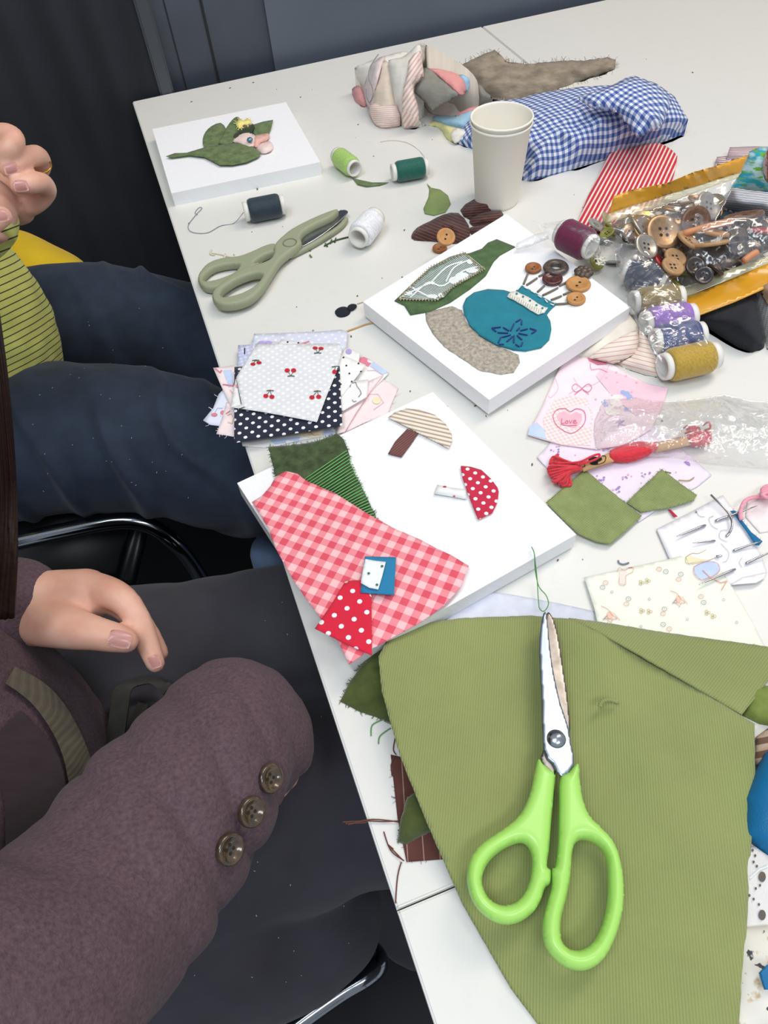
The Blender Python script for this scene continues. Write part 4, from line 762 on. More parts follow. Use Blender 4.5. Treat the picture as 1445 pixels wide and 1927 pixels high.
patch('wrapper_film', KD([(0, 565, .050), (60, 590, .055), (180, 570, .062), (330, 620, .064), (500, 690, .062), (560, 720, .056), (530, 790, .045), (400, 790, .044), (300, 800, .034), (200, 770, .034), (130, 700, .035), (60, 640, .040)]), CL2, pk, sp=5, nz=.002, wf=crk(.005), bulge=.006)
patch('clear_label', C((860, 430), 5.352, [(780, 60, .040), (900, 30, .044), (925, 100, .040), (700, 190, .030), (590, 215, .028), (600, 150, .032)]), plastic('clear_sticker', (1, 1, 1), .03, .1, 20, .25), pk, sp=7)
# cream striped sock-like cloth under the pack
CSK = fabric('cream_pink_stripe', 'EBE0D4', 'D9A091', kind='stripes', p=.0062, r=.18, var=.05)
sk = empty('striped_sock', T(1170, 650), 'cream cloth with fine pink stripes between canvas and spool pack', 'cloth')
patch('cuff', KD([(235, 1405, .001), (330, 1320, .006), (450, 1235, .01), (520, 1170, .014), (600, 1145, .014), (645, 1200, .014), (655, 1300, .01), (640, 1375, .006), (560, 1420, .002), (500, 1445, .001), (350, 1420, .001)]), fabric('cream_knit', 'E6DFD2', var=.1, vs=40), sk, sp=5, bulge=.010, nz=.003, solid=0)
patch('striped_band', KD([(350, 1405, .008), (450, 1330, .016), (560, 1270, .02), (640, 1235, .02), (655, 1300, .016), (640, 1375, .01), (560, 1422, .006), (500, 1447, .004)]), CSK, sk, sp=5, bulge=.006, uv=((1150, 660), (1156, 672)))
patch('striped_band', KD([(520, 1432, .003), (600, 1400, .006), (650, 1330, .01), (660, 1220, .012), (720, 1300, .012), (770, 1420, .008), (785, 1510, .002), (770, 1520, .001), (700, 1508, .001), (600, 1475, .001)]), CSK, sk, sp=5, bulge=.008, solid=0, uv=((1190, 680), (1184, 694)))
# ------------------------------------------------------------------ PINK PRINT FABRICS
KP = lambda pts: C((960, 640), 2.979, pts)
LP = lambda pl, wd, m: ('line', KP(pl), wd, m); DP = lambda p, r, m: ('disc', KP([p])[0], r, m)
LIL = fabric('lilac_cotton', 'EBDFEC', var=.04); PUR2 = fabric('violet_print', 'A98CC9'); PK3 = fabric('soft_pink_print', 'E9B7C6')
mot = []
for (x, y) in ((410, 570), (250, 610), (510, 780), (655, 770), (990, 690), (600, 840), (760, 750), (690, 490), (545, 600)):
    for k in range(6): mot.append(DP((x + rnd.uniform(-26, 26), y + rnd.uniform(-20, 20)), rnd.uniform(1.2, 2.9), rnd.choice((PUR2, PUR2, PK3))))
for (x, y) in ((320, 578), (365, 643), (735, 800), (930, 740), (660, 690)): mot.append(DP((x, y), 1.4, PK3))
patch('floral_cloth', KP([(150, 655), (240, 560), (480, 520), (780, 460), (900, 560), (1000, 640), (1130, 755), (1050, 820), (960, 868), (850, 930), (720, 1020), (640, 900), (330, 830), (180, 690)]), LIL, h=.0012, sp=7, nz=.0008, motifs=mot, lab='lilac cotton with small violet flowers under the red floss', cat='cloth')
KF = fabric('kitten_cream', 'F4ECE6'); HP = fabric('heart_pink', 'F0B9C7'); HL = fabric('heart_line', 'D4738F'); PG = fabric('pink_micro_gingham', 'F7EBE6', 'F3D9D5', 'EDC6C8', kind='gingham', p=.0038, var=.02)
PGm = fabric('pink_block', 'F1C9D6', var=.04)
heart = [(335, 505), (275, 470), (258, 430), (275, 405), (310, 400), (335, 420), (370, 402), (400, 415), (402, 450), (375, 485)]
scal = smooth([(335, 522), (268, 485), (240, 430), (262, 390), (308, 383), (337, 400), (372, 384), (415, 400), (420, 455), (385, 500)], 5, True)
mot = [('poly', KP([(185, 440), (250, 330), (330, 310), (430, 330), (465, 420), (450, 590), (280, 585), (200, 555)]), PG),
       ('poly', KP([(520, 150), (760, 245), (885, 270), (840, 400), (700, 420), (560, 300), (480, 200)]), PGm),
       ('poly', KP([(110, 480), (150, 460), (190, 500), (205, 555), (100, 530)]), BLU),
       ('poly', KP([(430, 90), (500, 105), (545, 135), (490, 140), (440, 115)]), PKB),
       LP(scal + [scal[0]], 1.3, HL), ('poly', KP(heart), HP)]
mot += [DP((x, y), 2.3, HP) for x, y in ((595, 180), (650, 200), (710, 235), (600, 235), (680, 290), (540, 210), (480, 330))]
# bow
for s in (-1, 1): mot.append(LP(smooth([(402, 270), (402 + s * 35, 245), (402 + s * 55, 265), (402 + s * 35, 290), (402, 272)], 4), 1.0, HL))
mot += [LP([(400, 275), (360, 305)], 1, HL), LP([(404, 275), (440, 303)], 1, HL), LP(smooth([(355, 210), (380, 260), (330, 300)], 3), .7, PK3), LP(smooth([(450, 130), (455, 165), (500, 160), (545, 180)], 3), .8, HL), LP(smooth([(250, 210), (270, 270), (230, 320), (215, 310)], 3), .7, PK3), LP(smooth([(560, 130), (500, 230), (420, 260)], 3), .6, PK3)]
# lettering "Love"
for pl in ([(290, 440), (286, 466), (304, 466)], [(314, 452), (308, 460), (314, 467), (324, 463), (324, 454), (315, 451)], [(332, 450), (338, 466), (348, 448)], [(354, 459), (370, 455), (366, 448), (356, 450), (353, 462), (362, 467), (376, 462)], [(282, 472), (325, 480), (372, 476)]): mot.append(LP(pl, 1.1, HL))
# small cream animal with blue bow
mot += [DP((600, 340), (15, 12), KF), DP((575, 395), (15, 10), KF), ('poly', KP([(555, 310), (562, 272), (590, 298)]), KF), ('poly', KP([(610, 292), (640, 290), (640, 315)]), KF), ('poly', KP([(562, 298), (567, 282), (580, 296)]), PK3),
        DP((650, 300), (7, 5), fabric('bow_blue', 'A9B6E2')), DP((668, 318), (6, 5), fabric('bow_blue', 'A9B6E2')), DP((632, 292), (5, 4), fabric('bow_blue', 'A9B6E2')), ('poly', KP([(530, 335), (510, 345), (530, 375), (555, 365)]), fabric('bow_blue', 'A9B6E2')), ('poly', KP([(640, 380), (680, 370), (670, 395), (640, 400)]), fabric('bow_blue', 'A9B6E2')), DP((600, 378), (7, 3), PK3), DP((585, 345), (1, .8), HL), DP((615, 345), (1, .8), HL), LP([(590, 460), (640, 450), (610, 470), (650, 480)], 1.2, PUR2), LP([(615, 445), (605, 490)], 1.2, PUR2)]
patch('pink_cloth', KP([(300, 105), (340, 85), (450, 85), (560, 130), (760, 240), (885, 268), (850, 380), (790, 500), (640, 590), (480, 612), (280, 585), (95, 530), (180, 370), (250, 210)]), fabric('pink_patchwork_ground', 'F5DFE6', var=.05, vs=30), h=.0030, sp=6, nz=.0008, motifs=mot, lab='pink patchwork print cloth with a heart reading Love', cat='cloth')
GRC = fabric('olive_cotton', '8C9862', var=.16, vs=70, rib=.0016)
patch('olive_square', KP([(200, 910), (310, 815), (420, 725), (490, 785), (560, 842), (650, 915), (738, 985), (660, 1060), (560, 1143), (480, 1130), (380, 1085), (290, 1000)]), GRC, h=.0048, sp=6, nz=.0012, jag=.4, fray=(30, 3, .4), uv=((1060, 940), (1110, 975)), lab='olive green cotton square with a curved lower edge, right of canvas', cat='fabric scrap')
patch('olive_triangle', KP([(850, 722), (950, 800), (1047, 870), (1030, 897), (900, 937), (730, 965), (650, 910), (750, 815)]), GRC, h=.0036, sp=6, nz=.0012, jag=.4, fray=(40, 4, .4), uv=((1060, 940), (1110, 975)), lab='olive green cotton triangle beside the olive square', cat='fabric scrap')
tube('loose_thread', tp(KP([(870, 738, .005), (900, 745, .003)])), .0006, GRC, lab='short olive thread at the tip of the olive triangle', cat='thread')
tube('loose_thread', tp(KP([(945, 785, .003), (1000, 787, .003), (1030, 770, .003)])), .0005, fabric('tan_thread', 'B9A06C'), lab='short beige thread right of the olive triangle', cat='thread')
patch('red_ribbon', KP([(885, 948), (900, 950), (938, 988), (918, 990)]), fabric('crimson_ribbon', 'C02B4A'), h=.0022, sp=3, lab='tiny crimson ribbon bit below the olive triangle', cat='ribbon')
# ------------------------------------------------------------------ RED FLOSS SKEIN
FLS = fabric('red_floss', 'D8313F', var=.2, vs=400, rough=.6, sheen=.3); KRA = fabric('kraft_paper', 'C9A070', var=.06, vs=60)
fs = empty('floss_skein', T(1180, 850), 'red embroidery floss skein with kraft paper bands', 'embroidery floss')
rnd = random.Random(9); st = []
for i in range(30):    # left loops: fan out and back
    v = (i / 29 - .5) * 2; zz = .004 + .006 * (1 - v * v) + rnd.uniform(0, .003)
    kf = [(-1, 228, 662), (-.3, 206, 722), (.4, 236, 788), (1, 308, 820)]; a_, b_ = [(kf[k_], kf[k_ + 1]) for k_ in range(3) if kf[k_][0] <= v <= kf[k_ + 1][0]][0]
    tt = (v - a_[0]) / (b_[0] - a_[0]); tipx, tipy = a_[1] + (b_[1] - a_[1]) * tt + rnd.uniform(0, 14), a_[2] + (b_[2] - a_[2]) * tt + rnd.uniform(-6, 6); st.append([T(*KP([(400, 715 + 14 * v)])[0], .008 + .003 * (1 - v * v)), T(*KP([(335, 722 + 34 * v)])[0], zz + .002), T(*KP([(tipx + 25, tipy - 4)])[0], zz), T(*KP([(tipx, tipy + 4)])[0], zz * .7 + .001), T(*KP([(tipx + 14, tipy + 14)])[0], .003)])
st.append([T(*KP([p])[0], z) for p, z in (((380, 700), .012), ((300, 672), .014), ((255, 655), .012), ((270, 640), .01), ((250, 690), .01))])
st.append([T(*KP([p])[0], z) for p, z in (((250, 690), .012), ((380, 685), .016), ((460, 650), .018), ((500, 640), .018), ((490, 662), .017), ((450, 680), .016), ((385, 700), .014))])
tube('floss_loops', st, .0010, FLS, fs, 6, 4)
def bundle(nm, A, B_, w0, n, hb):
    st = []
    for i in range(n):
        v = (i / (n - 1) - .5) * 2
        for zz in (.002, .006 * (1 - v * v) + .004):
            p = []
            for k in range(7):
                t = k / 6; x = A[0] + (B_[0] - A[0]) * t; y = A[1] + (B_[1] - A[1]) * t; ww = w0(t)
                p.append(T(*KP([(x + rnd.uniform(-1.5, 1.5), y + v * ww + rnd.uniform(-1.5, 1.5))])[0], hb + zz * min(1, ww / 30)))
            st.append(p)
    tube(nm, st, .0010, FLS, fs, 6, 3)
bundle('floss_body', (560, 650), (825, 600), lambda t: 24 + 24 * math.sin(math.pi * min(1, t * 1.1)), 17, .002)
bundle('floss_body', (385, 712), (590, 648), lambda t: 17, 9, .001)
bundle('floss_body', (800, 602), (1030, 550), lambda t: 18, 9, .001)
bundle('floss_body', (1010, 560), (1125, 545), lambda t: 26 + 12 * math.sin(math.pi * t), 13, .003)
st = []
for i in range(10): x, y = rnd.uniform(960, 1090), rnd.uniform(475, 560); st.append([T(*KP([(x, y)])[0], .008), T(*KP([(x + 30, y - 16)])[0], .014), T(*KP([(x + 40, y + 14)])[0], .013), T(*KP([(x + 8, y + 30)])[0], .009)])
tube('floss_loops', st, .0010, FLS, fs, 6, 4)
BK = fabric('black_ink', '22201E')
def band(pts, mo=()): patch('paper_band', KP(pts), KRA, fs, h=.0085, sp=4, bulge=.003, motifs=mo, thick=.0006)
band([(382, 702), (480, 664), (556, 630), (582, 680), (500, 705), (412, 738)], [DP((475, 668), (13, 5), BK), DP((470, 688), (8, 4), BK), LP(smooth([(515, 648), (535, 652), (530, 680), (500, 695), (475, 697)], 4), 1.3, BK), LP([(400, 690), (420, 700), (418, 708), (402, 712)], 1.2, BK), LP([(510, 655), (514, 670)], 1.2, BK), LP([(498, 660), (503, 675)], 1.2, BK)])
band([(805, 577), (900, 556), (998, 532), (1018, 585), (920, 608), (818, 627)])
# crinkled clear bag
pb = empty('plastic_bag', T(1330, 820), 'empty crinkled clear plastic bag over the floss at the right edge', 'plastic bag')
patch('bag_film', KP([(480, 610), (465, 520), (470, 450), (500, 380), (530, 325), (620, 330), (700, 318), (800, 338), (900, 340), (1050, 325), (1200, 300), (1330, 330), (1445, 345), (1560, 370), (1560, 730), (1445, 717), (1250, 702), (1100, 690), (1000, 668), (900, 655), (780, 655), (600, 628)]), plastic('thin_crinkle_film', (1, 1, 1), .05, 1.0, 85, .05, .25), pb, h=.004, sp=4, bulge=.018, nz=.003, ns=60, wf=crk(.010))
# ------------------------------------------------------------------ CREAM PRINT CLOTH + NEEDLE CARD
CRF = fabric('cream_print_ground', 'EDEFE0', var=.03); TR = fabric('coral_line', 'E3A58E'); TB = fabric('taupe_line', '9FA5A2'); TO = fabric('ochre_line', 'C4A865')
mot = []
def ringm(x, y, r, m): mot.append(LP([(x + r * math.cos(a), y + r * .85 * math.sin(a)) for a in [k * math.pi / 4 for k in range(9)]], .8, m)); mot.append(DP((x, y), .8, m))
for x, y, m in ((535, 1360, TR), (518, 1385, TB), (835, 1283, TR), (873, 1297, TB), (957, 1312, TB), (945, 1340, TR), (663, 1450, TB), (652, 1478, TR), (865, 1507, TB), (857, 1533, TR), (1070, 1437, TR), (1085, 1470, TB), (858, 1593, TB), (892, 1618, TR)): ringm(x, y, 14, m)
for x, y in ((770, 1350), (735, 1360), (738, 1518), (780, 1522), (1138, 1548), (1105, 1528)):
    for a in range(3): mot.append(LP([(x + 9 * math.cos(a * 2.1) + 8 * math.cos(b), y + 9 * math.sin(a * 2.1) + 7 * math.sin(b)) for b in [k * math.pi / 3 for k in range(7)]], .7, TO))
for x, y in ((780, 1452), (993, 1565), (733, 1605), (1197, 1455), (1270, 1582), (570, 1412)): mot.append(LP([(x + 7 * math.cos(b), y + 7 * math.sin(b)) for b in [k * math.pi / 3 for k in range(7)]], .6, TB))
for x, y, s in ((560, 1540, 1), (945, 1450, .9)):
    mot.append(LP(smooth([(x - 50 * s, y - 50 * s), (x - 10, y - 30), (x + 10, y), (x + 40 * s, y + 20), (x, y + 25), (x - 30 * s, y + 15), (x - 10, y)], 3), .9, TR)); mot.append(DP((x, y), (6 * s, 7 * s), fabric('pale_coral', 'F0C9B4'))); mot.append(LP([(x + 20, y - 10), (x + 55 * s, y + 30)], .8, TR)); mot.append(LP([(x - 20, y + 20), (x + 5, y + 45), (x + 15, y + 20)], .8, TR)); mot.append(LP([(x - 15, y + 5), (x - 40 * s, y + 25), (x - 10, y + 20)], .8, TB))
mot += [('poly', KP([(612, 1300), (640, 1290), (655, 1300), (640, 1330), (640, 1370), (612, 1365)]), fabric('blush', 'F4DDD3')), LP(smooth([(600, 1295), (612, 1275), (640, 1290), (665, 1275), (690, 1275), (685, 1300), (650, 1320), (645, 1370), (612, 1370), (612, 1330)], 3), .8, TR)]
patch('cream_cloth', KP([(415, 1330), (600, 1290), (900, 1225), (1125, 1155), (1200, 1310), (1290, 1460), (1370, 1600), (1430, 1720), (1440, 1760), (1000, 1760), (520, 1720), (470, 1500)]), CRF, h=.0032, sp=8, nz=.0008, motifs=mot + [('poly', KP([(985, 1215), (1130, 1160), (1145, 1225), (1060, 1240), (1000, 1250)]), YEL), ('poly', KP([(1030, 1270), (1100, 1240), (1160, 1250), (1175, 1290), (1140, 1320), (1070, 1345), (1035, 1310)]), BLU), LP(smooth([(985, 1215), (1020, 1195), (1060, 1195), (1130, 1162), (1150, 1220), (1000, 1255), (985, 1215)], 3), 1, TO), LP(smooth([(1030, 1270), (1100, 1240), (1160, 1250), (1175, 1290), (1140, 1320), (1070, 1345), (1030, 1310), (1030, 1270)], 3), 1, PKL), LP([(1080, 1290), (1120, 1330), (1180, 1360), (1215, 1350), (1185, 1400)], 1.6, TR)], lab='cream cotton with tiny flowers and fairies beside the needle card', cat='cloth')
CARD = plain('white_card', 'EFEDF0', .55)
nc = empty('needle_card', T(1350, 1020), 'white card of assorted sewing needles at the right edge', 'needle card')
patch('card', KP([(820, 1060), (1010, 965), (1192, 868), (1300, 1010), (1410, 1210), (1440, 1300), (1425, 1335), (1380, 1360), (1237, 1372), (1120, 1290), (892, 1225)]), CARD, nc, h=.0022, sp=8, thick=.0006, bulge=.003, motifs=[LP(smooth(p, 4), .9, fabric('card_cut', 'B9B4B8')) for p in ([(1140, 985), (1115, 1000), (1130, 1040), (1165, 1060)], [(1215, 1065), (1180, 1070), (1175, 1110), (1215, 1130)], [(1180, 1140), (1225, 1190), (1215, 1235), (1190, 1245)], [(1300, 1220), (1285, 1245), (1300, 1275)], [(1040, 950), (1060, 985), (1090, 990)])] + [DP((1043, 963), 2, fabric('card_hole', '8B8B92'))])
patch('card_flap', KP([(1237, 1372), (1300, 1330), (1437, 1300), (1425, 1335), (1380, 1360)]), CARD, nc, h=.0050, sp=6, thick=.0006)
NS = plain('needle_steel', 'B4B6BA', .18, 1)
def needle(a, b, r, par=None, h0=.0065, h1=.0085):
    A, B_ = T(*KP([a])[0], h0), T(*KP([b])[0], h1)
    bm = bmesh.new(); pr = [A.lerp(B_, t) for t in (0, .06, .3, .8, 1)]; tube_bm(bm, pr, [r * .8, r * 1.15, r, r * .7, r * .1], 8)
    o = finish(bm, 'sewing_needle', NS); return o
for a, b, r, l in (((1095, 1038), (932, 1102), .0011, 'steel sewing needle on the card, left of the curved needle'), ((1150, 1125), (1022, 1137), .0008, 'thin steel needle in the middle of the white card'), ((1150, 1015), (1387, 928), .0011, 'long steel needle crossing the curved needle'), ((1155, 1215), (1190, 1208), .0011, 'short visible needle end beside the cream cloth corner'), ((1250, 1182), (1412, 1125), .0010, 'steel needle whose tip meets the blue ribbon'), ((1320, 1253), (1470, 1183), .0010, 'steel needle running off the right edge'), ((1262, 1284), (1055, 1373), .0010, 'long steel needle over the cream cloth corner')):
    tag(needle(a, b, r), l, 'needle')
tube('curved_needle', [T(*KP([p])[0], z) for p, z in (((1125, 868), .008), ((1165, 908), .009), ((1210, 955), .009), ((1238, 1000), .009), ((1243, 1040), .009), ((1232, 1075), .008), ((1210, 1101), .006))], .0009, NS, None, 8, 4, 'curved dark steel upholstery needle on the white card', 'needle')
patch('blue_ribbon', KP([(1233, 958), (1258, 955), (1275, 968), (1300, 1010), (1350, 1075), (1415, 1128), (1395, 1150), (1375, 1148), (1330, 1080), (1280, 1010), (1262, 980)]), fabric('deep_blue_ribbon', '1F6E9C', var=.1), h=.0065, sp=4, lab='narrow deep blue ribbon lying on the needle card', cat='ribbon', fray=(16, 4, .3))
tube('pink_yarn', [[T(*KP([p])[0], z) for p, z in (((1480, 885), .004), ((1400, 878), .006), ((1330, 892), .008), ((1300, 930), .010), ((1290, 980), .010), ((1297, 1008), .009))]] + [[T(*KP([p])[0], .006 + .003 * k) for p in ((1480, 812 + 12 * k), (1430, 822 + 12 * k), (1412, 842 + 9 * k), (1440, 860 + 8 * k), (1480, 866 + 8 * k))] for k in range(4)], .0016, fabric('pink_yarn', 'EDA3B3', var=.15, vs=300), None, 7, 5, 'pink yarn curl at the right edge above the needle card', 'yarn')
patch('blush_scrap', KP([(1330, 900), (1445, 870), (1520, 900), (1520, 1060), (1400, 1080), (1320, 990)]), fabric('blush_cotton', 'F3E6E4', var=.04), h=.001, sp=6, lab='pale blush cloth scrap beneath the pink yarn', cat='fabric scrap')
tube('loose_thread', tp(KP([(605, 1235), (612, 1250), (635, 1257), (665, 1248)]), .001), .0007, fabric('grey_thread', '7F8A94'), lab='small grey thread arc above the cream cloth', cat='thread')
tube('green_thread', [T(x, y, z) for x, y, z in KP([(120, 1160, .022), (135, 1200, .026), (140, 1290, .012), (160, 1380, .008), (200, 1430, .01), (214, 1480, .01), (190, 1520, .010), (165, 1505, .009), (158, 1460, .008), (150, 1330, .010), (135, 1195, .024)])], .0004, fabric('green_thread', '5E9A55'), None, 5, 6, 'fine green thread loop at the tip of the bright scissors', 'thread')
patch('lavender_cloth', [(838, 1170), (860, 1130), (895, 1110), (960, 1118), (1050, 1135), (1118, 1150), (1117, 1200), (840, 1200)], fabric('lavender_linen', 'D3D6E2', var=.08, vs=90), h=.0015, sp=7, lab='lavender grey cloth showing between canvas and olive corduroy', cat='cloth')
# ------------------------------------------------------------------ OLIVE CORDUROY + green scissors
patch('brown_cloth', [(735, 1420), (745, 1422), (900, 1460), (900, 1612), (765, 1622), (748, 1540)], fabric('brown_pin_wide', '5E3A34', 'A07D70', kind='stripes', p=.010, r=.07, var=.1), h=.0012, sp=8, uv=((760, 1500), (790, 1498)), fray=(30, 8, .35), lab='brown pinstripe cloth tucked under the left edge of the corduroy', cat='cloth')
tube('loose_thread', [tp([(755, 1545, .002), (720, 1546, .002), (690, 1545, .002), (645, 1547, .003)]), tp([(758, 1548, .002), (700, 1542, .002), (655, 1552, .004)]), tp([(650, 1550, .003), (690, 1548, .002)])], .0004, fabric('brown_thread', '6B4038'), None, 5, 4, 'reddish brown frayed threads overhanging the table edge', 'thread')
tube('loose_thread', [tp([(755, 1622, .002), (748, 1650), (744, 1700)]), tp([(760, 1620, .002), (735, 1600), (722, 1565)]), tp([(757, 1618, .002), (730, 1590), (740, 1598)]), tp([(745, 1420, .002), (740, 1410), (744, 1385)]), tp([(742, 1425, .002), (736, 1440), (738, 1460)])], .0004, fabric('brown_thread', '6B4038'), None, 5, 4, 'brown threads frayed from the pinstripe cloth corner', 'thread')
dv = fabric('olive_velvet_dark', '4A5528', var=.35, vs=70, sheen=.5)
patch('velvet_cloth', [(640, 1320, .001), (660, 1280, .006), (700, 1225, .010), (732, 1200, .012), (745, 1250, .010), (740, 1360, .006), (710, 1350, .001), (675, 1338, .001)], dv, sp=6, bulge=.002, nz=.002, solid=0, jag=.6, fray=(70, 7, .5), lab='dark olive velvet corner poking out left of the corduroy', cat='cloth')
patch('velvet_cloth', [(748, 1585, .001), (752, 1550, .008), (766, 1500, .012), (785, 1490, .012), (812, 1540, .008), (822, 1560, .002), (790, 1575, .001), (765, 1590, .001)], dv, sp=4, bulge=.004, nz=.003, solid=0, jag=.6, fray=(30, 4, .5), lab='curled dark velvet fold over the brown pinstripe cloth', cat='cloth')
tube('loose_thread', [tp([(718, 1355), (700, 1365), (698, 1385)]), tp([(735, 1370), (715, 1385), (712, 1400)])], .0004, fabric('green_thread', '5E9A55'), None, 5, 4, 'wispy green threads below the velvet corner', 'thread')
CORD = fabric('olive_corduroy', '8F975E', var=.10, vs=14, rib=.0017, sheen=.25)
def cw(x, y, q):
    d = (x - 880) * .55 + (y - 1160)
    return .004 * math.exp(-((x - 1075 - (y - 1165) * .55) / 70) ** 2) + .0025 * math.sin(q.x * 34 + q.y * 17) + .0015 * noise.noise(q * 22)
cz = empty('corduroy_cloth', T(1080, 1550), 'large olive green corduroy cloth folded under the bright green scissors', 'cloth')
patch('main_panel', [(735, 1192, .016), (800, 1172, .014), (870, 1163, .010), (1000, 1158, .008), (1075, 1165, .014), (1130, 1192, .018), (1200, 1232, .018), (1300, 1290, .017), (1420, 1362, .012), (1421, 1480, .010), (1413, 1600, .008), (1405, 1750, .007), (1390, 1927, .006), (1378, 2080, .006), (1120, 2080, .005), (1012, 1927, .004), (962, 1860, .005), (870, 1700, .008), (800, 1540, .016), (752, 1420, .020), (718, 1300, .022), (712, 1235, .022)], CORD, cz, sp=9, wf=cw, solid=None, thick=.003, uv=((950, 1500), (1010, 1508)), jag=.5)
patch('folded_flap', [(1070, 1163, .017), (1130, 1170, .016), (1250, 1190, .010), (1440, 1216, .008), (1490, 1222, .008), (1460, 1260, .008), (1432, 1300, .009), (1396, 1345, .012), (1300, 1288, .022), (1200, 1230, .024), (1120, 1186, .022)], CORD, cz, sp=8, nz=.001, thick=.002, uv=((1200, 1200), (1240, 1228)), jag=.5, fray=(20, 3, .4))
bm = bmesh.new(); tube_bm(bm, smooth(tp([(1128, 1330, .021), (1133, 1320, .0225), (1148, 1317, .023), (1162, 1322, .0215)]), 4), .0016, 6); o = finish(bm, 'thread_snag', CORD, cz)
patch('velvet_cloth', [(1398, 1345, .002), (1410, 1300, .008), (1445, 1290, .01), (1500, 1300, .01), (1500, 1370, .004), (1430, 1362, .001)], fabric('light_olive_velvet', '7C8B45', var=.3, vs=60), sp=6, bulge=.006, solid=0, lab='light olive velvet piece at the right edge beside the folded flap', cat='cloth')
patch('ribbed_cloth', [(1420, 1290), (1445, 1230), (1500, 1230), (1500, 1300)], fabric('white_rib', 'DDDCD8', rib=.003), h=.0015, sp=6, lab='white ribbed cloth corner at right above the light velvet', cat='cloth')
patch('striped_cloth', [(1418, 1430, .004), (1424, 1385, .006), (1445, 1370, .008), (1500, 1375, .008), (1500, 1440, .004), (1440, 1450, .004)], fabric('brown_tan_stripe', 'B39C86', '6E5445', kind='stripes', p=.008, r=.5, var=.1), h=.001, sp=5, bulge=.004, solid=0, uv=((1430, 1400), (1436, 1412)), lab='brown and tan striped cloth between olive velvet and blue satin', cat='cloth')
patch('blue_satin', [(1400, 1500, .006), (1424, 1450, .012), (1445, 1412, .016), (1520, 1400, .02), (1540, 1600, .01), (1445, 1612, .004), (1424, 1592, .003), (1400, 1570, .003)], fabric('blue_satin', '1C6C9E', var=.08, rough=.4, sheen=0), sp=6, bulge=.010, solid=0, lab='bright blue satin cloth at the right edge by the corduroy', cat='cloth')
EY = fabric('white_eyelet', 'E3E1DE', var=.06); HD = fabric('eyelet_hole', '6A625C')
patch('lace_cloth', [(1390, 1600, .003), (1420, 1592, .003), (1445, 1610, .006), (1540, 1620, .01), (1540, 1760, .008), (1445, 1750, .004), (1385, 1760, .002)], EY, sp=6, bulge=.006, solid=0, motifs=[('disc', p, (2.2, 2.8), HD) for p in ((1416, 1600), (1421, 1610), (1418, 1622), (1424, 1630), (1422, 1672), (1430, 1666), (1410, 1685), (1418, 1692), (1428, 1702))] + [('disc', (1434, 1650), (7, 10), HD), ('disc', (1434, 1722), (7, 10), HD), ('line', [(1412, 1652), (1430, 1636), (1445, 1630)], 3, WL)], lab='white eyelet lace with dark holes below the blue satin', cat='lace')
g = G('cream_ink_print'); U, u, v = g.uv(); f1 = g.ramp(g.noise(U, 90, 3), .55, .62); f2 = g.ramp(g.noise(U, 160, 2), .62, .66)
g.put(g.b.inputs['Base Color'], g.mix(f2, g.mix(f1, srgb('E8E3D8'), srgb('CDB183')), srgb('4A4A50'))); g.b.inputs['Roughness'].default_value = .85
patch('printed_cloth', [(1380, 1760, .003), (1398, 1745, .006), (1445, 1742, .01), (1540, 1750, .012), (1540, 1960, .006), (1445, 1940, .004), (1372, 1960, .002)], g.m, sp=6, bulge=.010, nz=.004, solid=0, lab='cream printed cloth at the lower right corner', cat='cloth')
patch('blue_scrap', [(1430, 1830, .022), (1445, 1815, .024), (1520, 1820, .024), (1520, 1860, .022), (1440, 1862, .022)], fabric('blue_satin', '1C6C9E'), sp=4, thick=.002, lab='small blue scrap on the cream printed cloth, lower right edge', cat='fabric scrap')
# green scissors
KS = lambda pts: C((600, 1140), 1.71, pts)
LIME = plain('lime_plastic', 'A6DC68', .38, spec=.5, coat=.15)
BL = plain('polished_steel', '98A3B2', .32, 1, var=.12, vs=40); BL2 = plain('worn_steel', '8C8782', .35, 1, var=.3, vs=150)
s2 = empty('scissors', T(1045, 1500, .02), 'bright lime green handled scissors lying on the olive corduroy', 'scissors')
HS = .026
outline_solid('blade', KS([(733, 26), (748, 32), (768, 90), (790, 230), (800, 300), (808, 400), (790, 440), (775, 470), (757, 548), (715, 500), (722, 462), (740, 380), (738, 200), (728, 80)]), [], HS + .0010, .0018, .0003, BL2, s2, 3)
outline_solid('blade', KS([(722, 26), (733, 30), (742, 120), (752, 200), (775, 310), (800, 385), (812, 450), (821, 512), (781, 553), (750, 505), (722, 462), (716, 300), (708, 150), (713, 70)]), [], HS + .0035, .0020, .0004, BL, s2, 2)
q = T(*KS([(764, 428)])[0], HS + .0045); lathe('screw', [(.0001, .0030), (.0030, .0026), (.0052, .0014), (.0060, .0002), (.0060, -.001), (.0001, -.001)], STEEL, Matrix.Translation(q), s2, 24, False)
outline_solid('handle', KS([(705, 497), (722, 515), (757, 548), (755, 600), (747, 690), (740, 780), (733, 838), (745, 853), (743, 893), (727, 908), (712, 950), (690, 985), (650, 1015), (605, 1026), (560, 1015), (515, 980), (488, 935), (476, 880), (485, 820), (520, 770), (570, 735), (620, 700), (655, 660), (680, 600), (692, 545)]),
    [KS([(640, 763), (668, 770), (684, 800), (686, 835), (680, 880), (660, 928), (630, 957), (590, 965), (550, 946), (527, 905), (527, 865), (548, 822), (590, 785)])], HS, .014, .0055, LIME, s2, 4, 4)
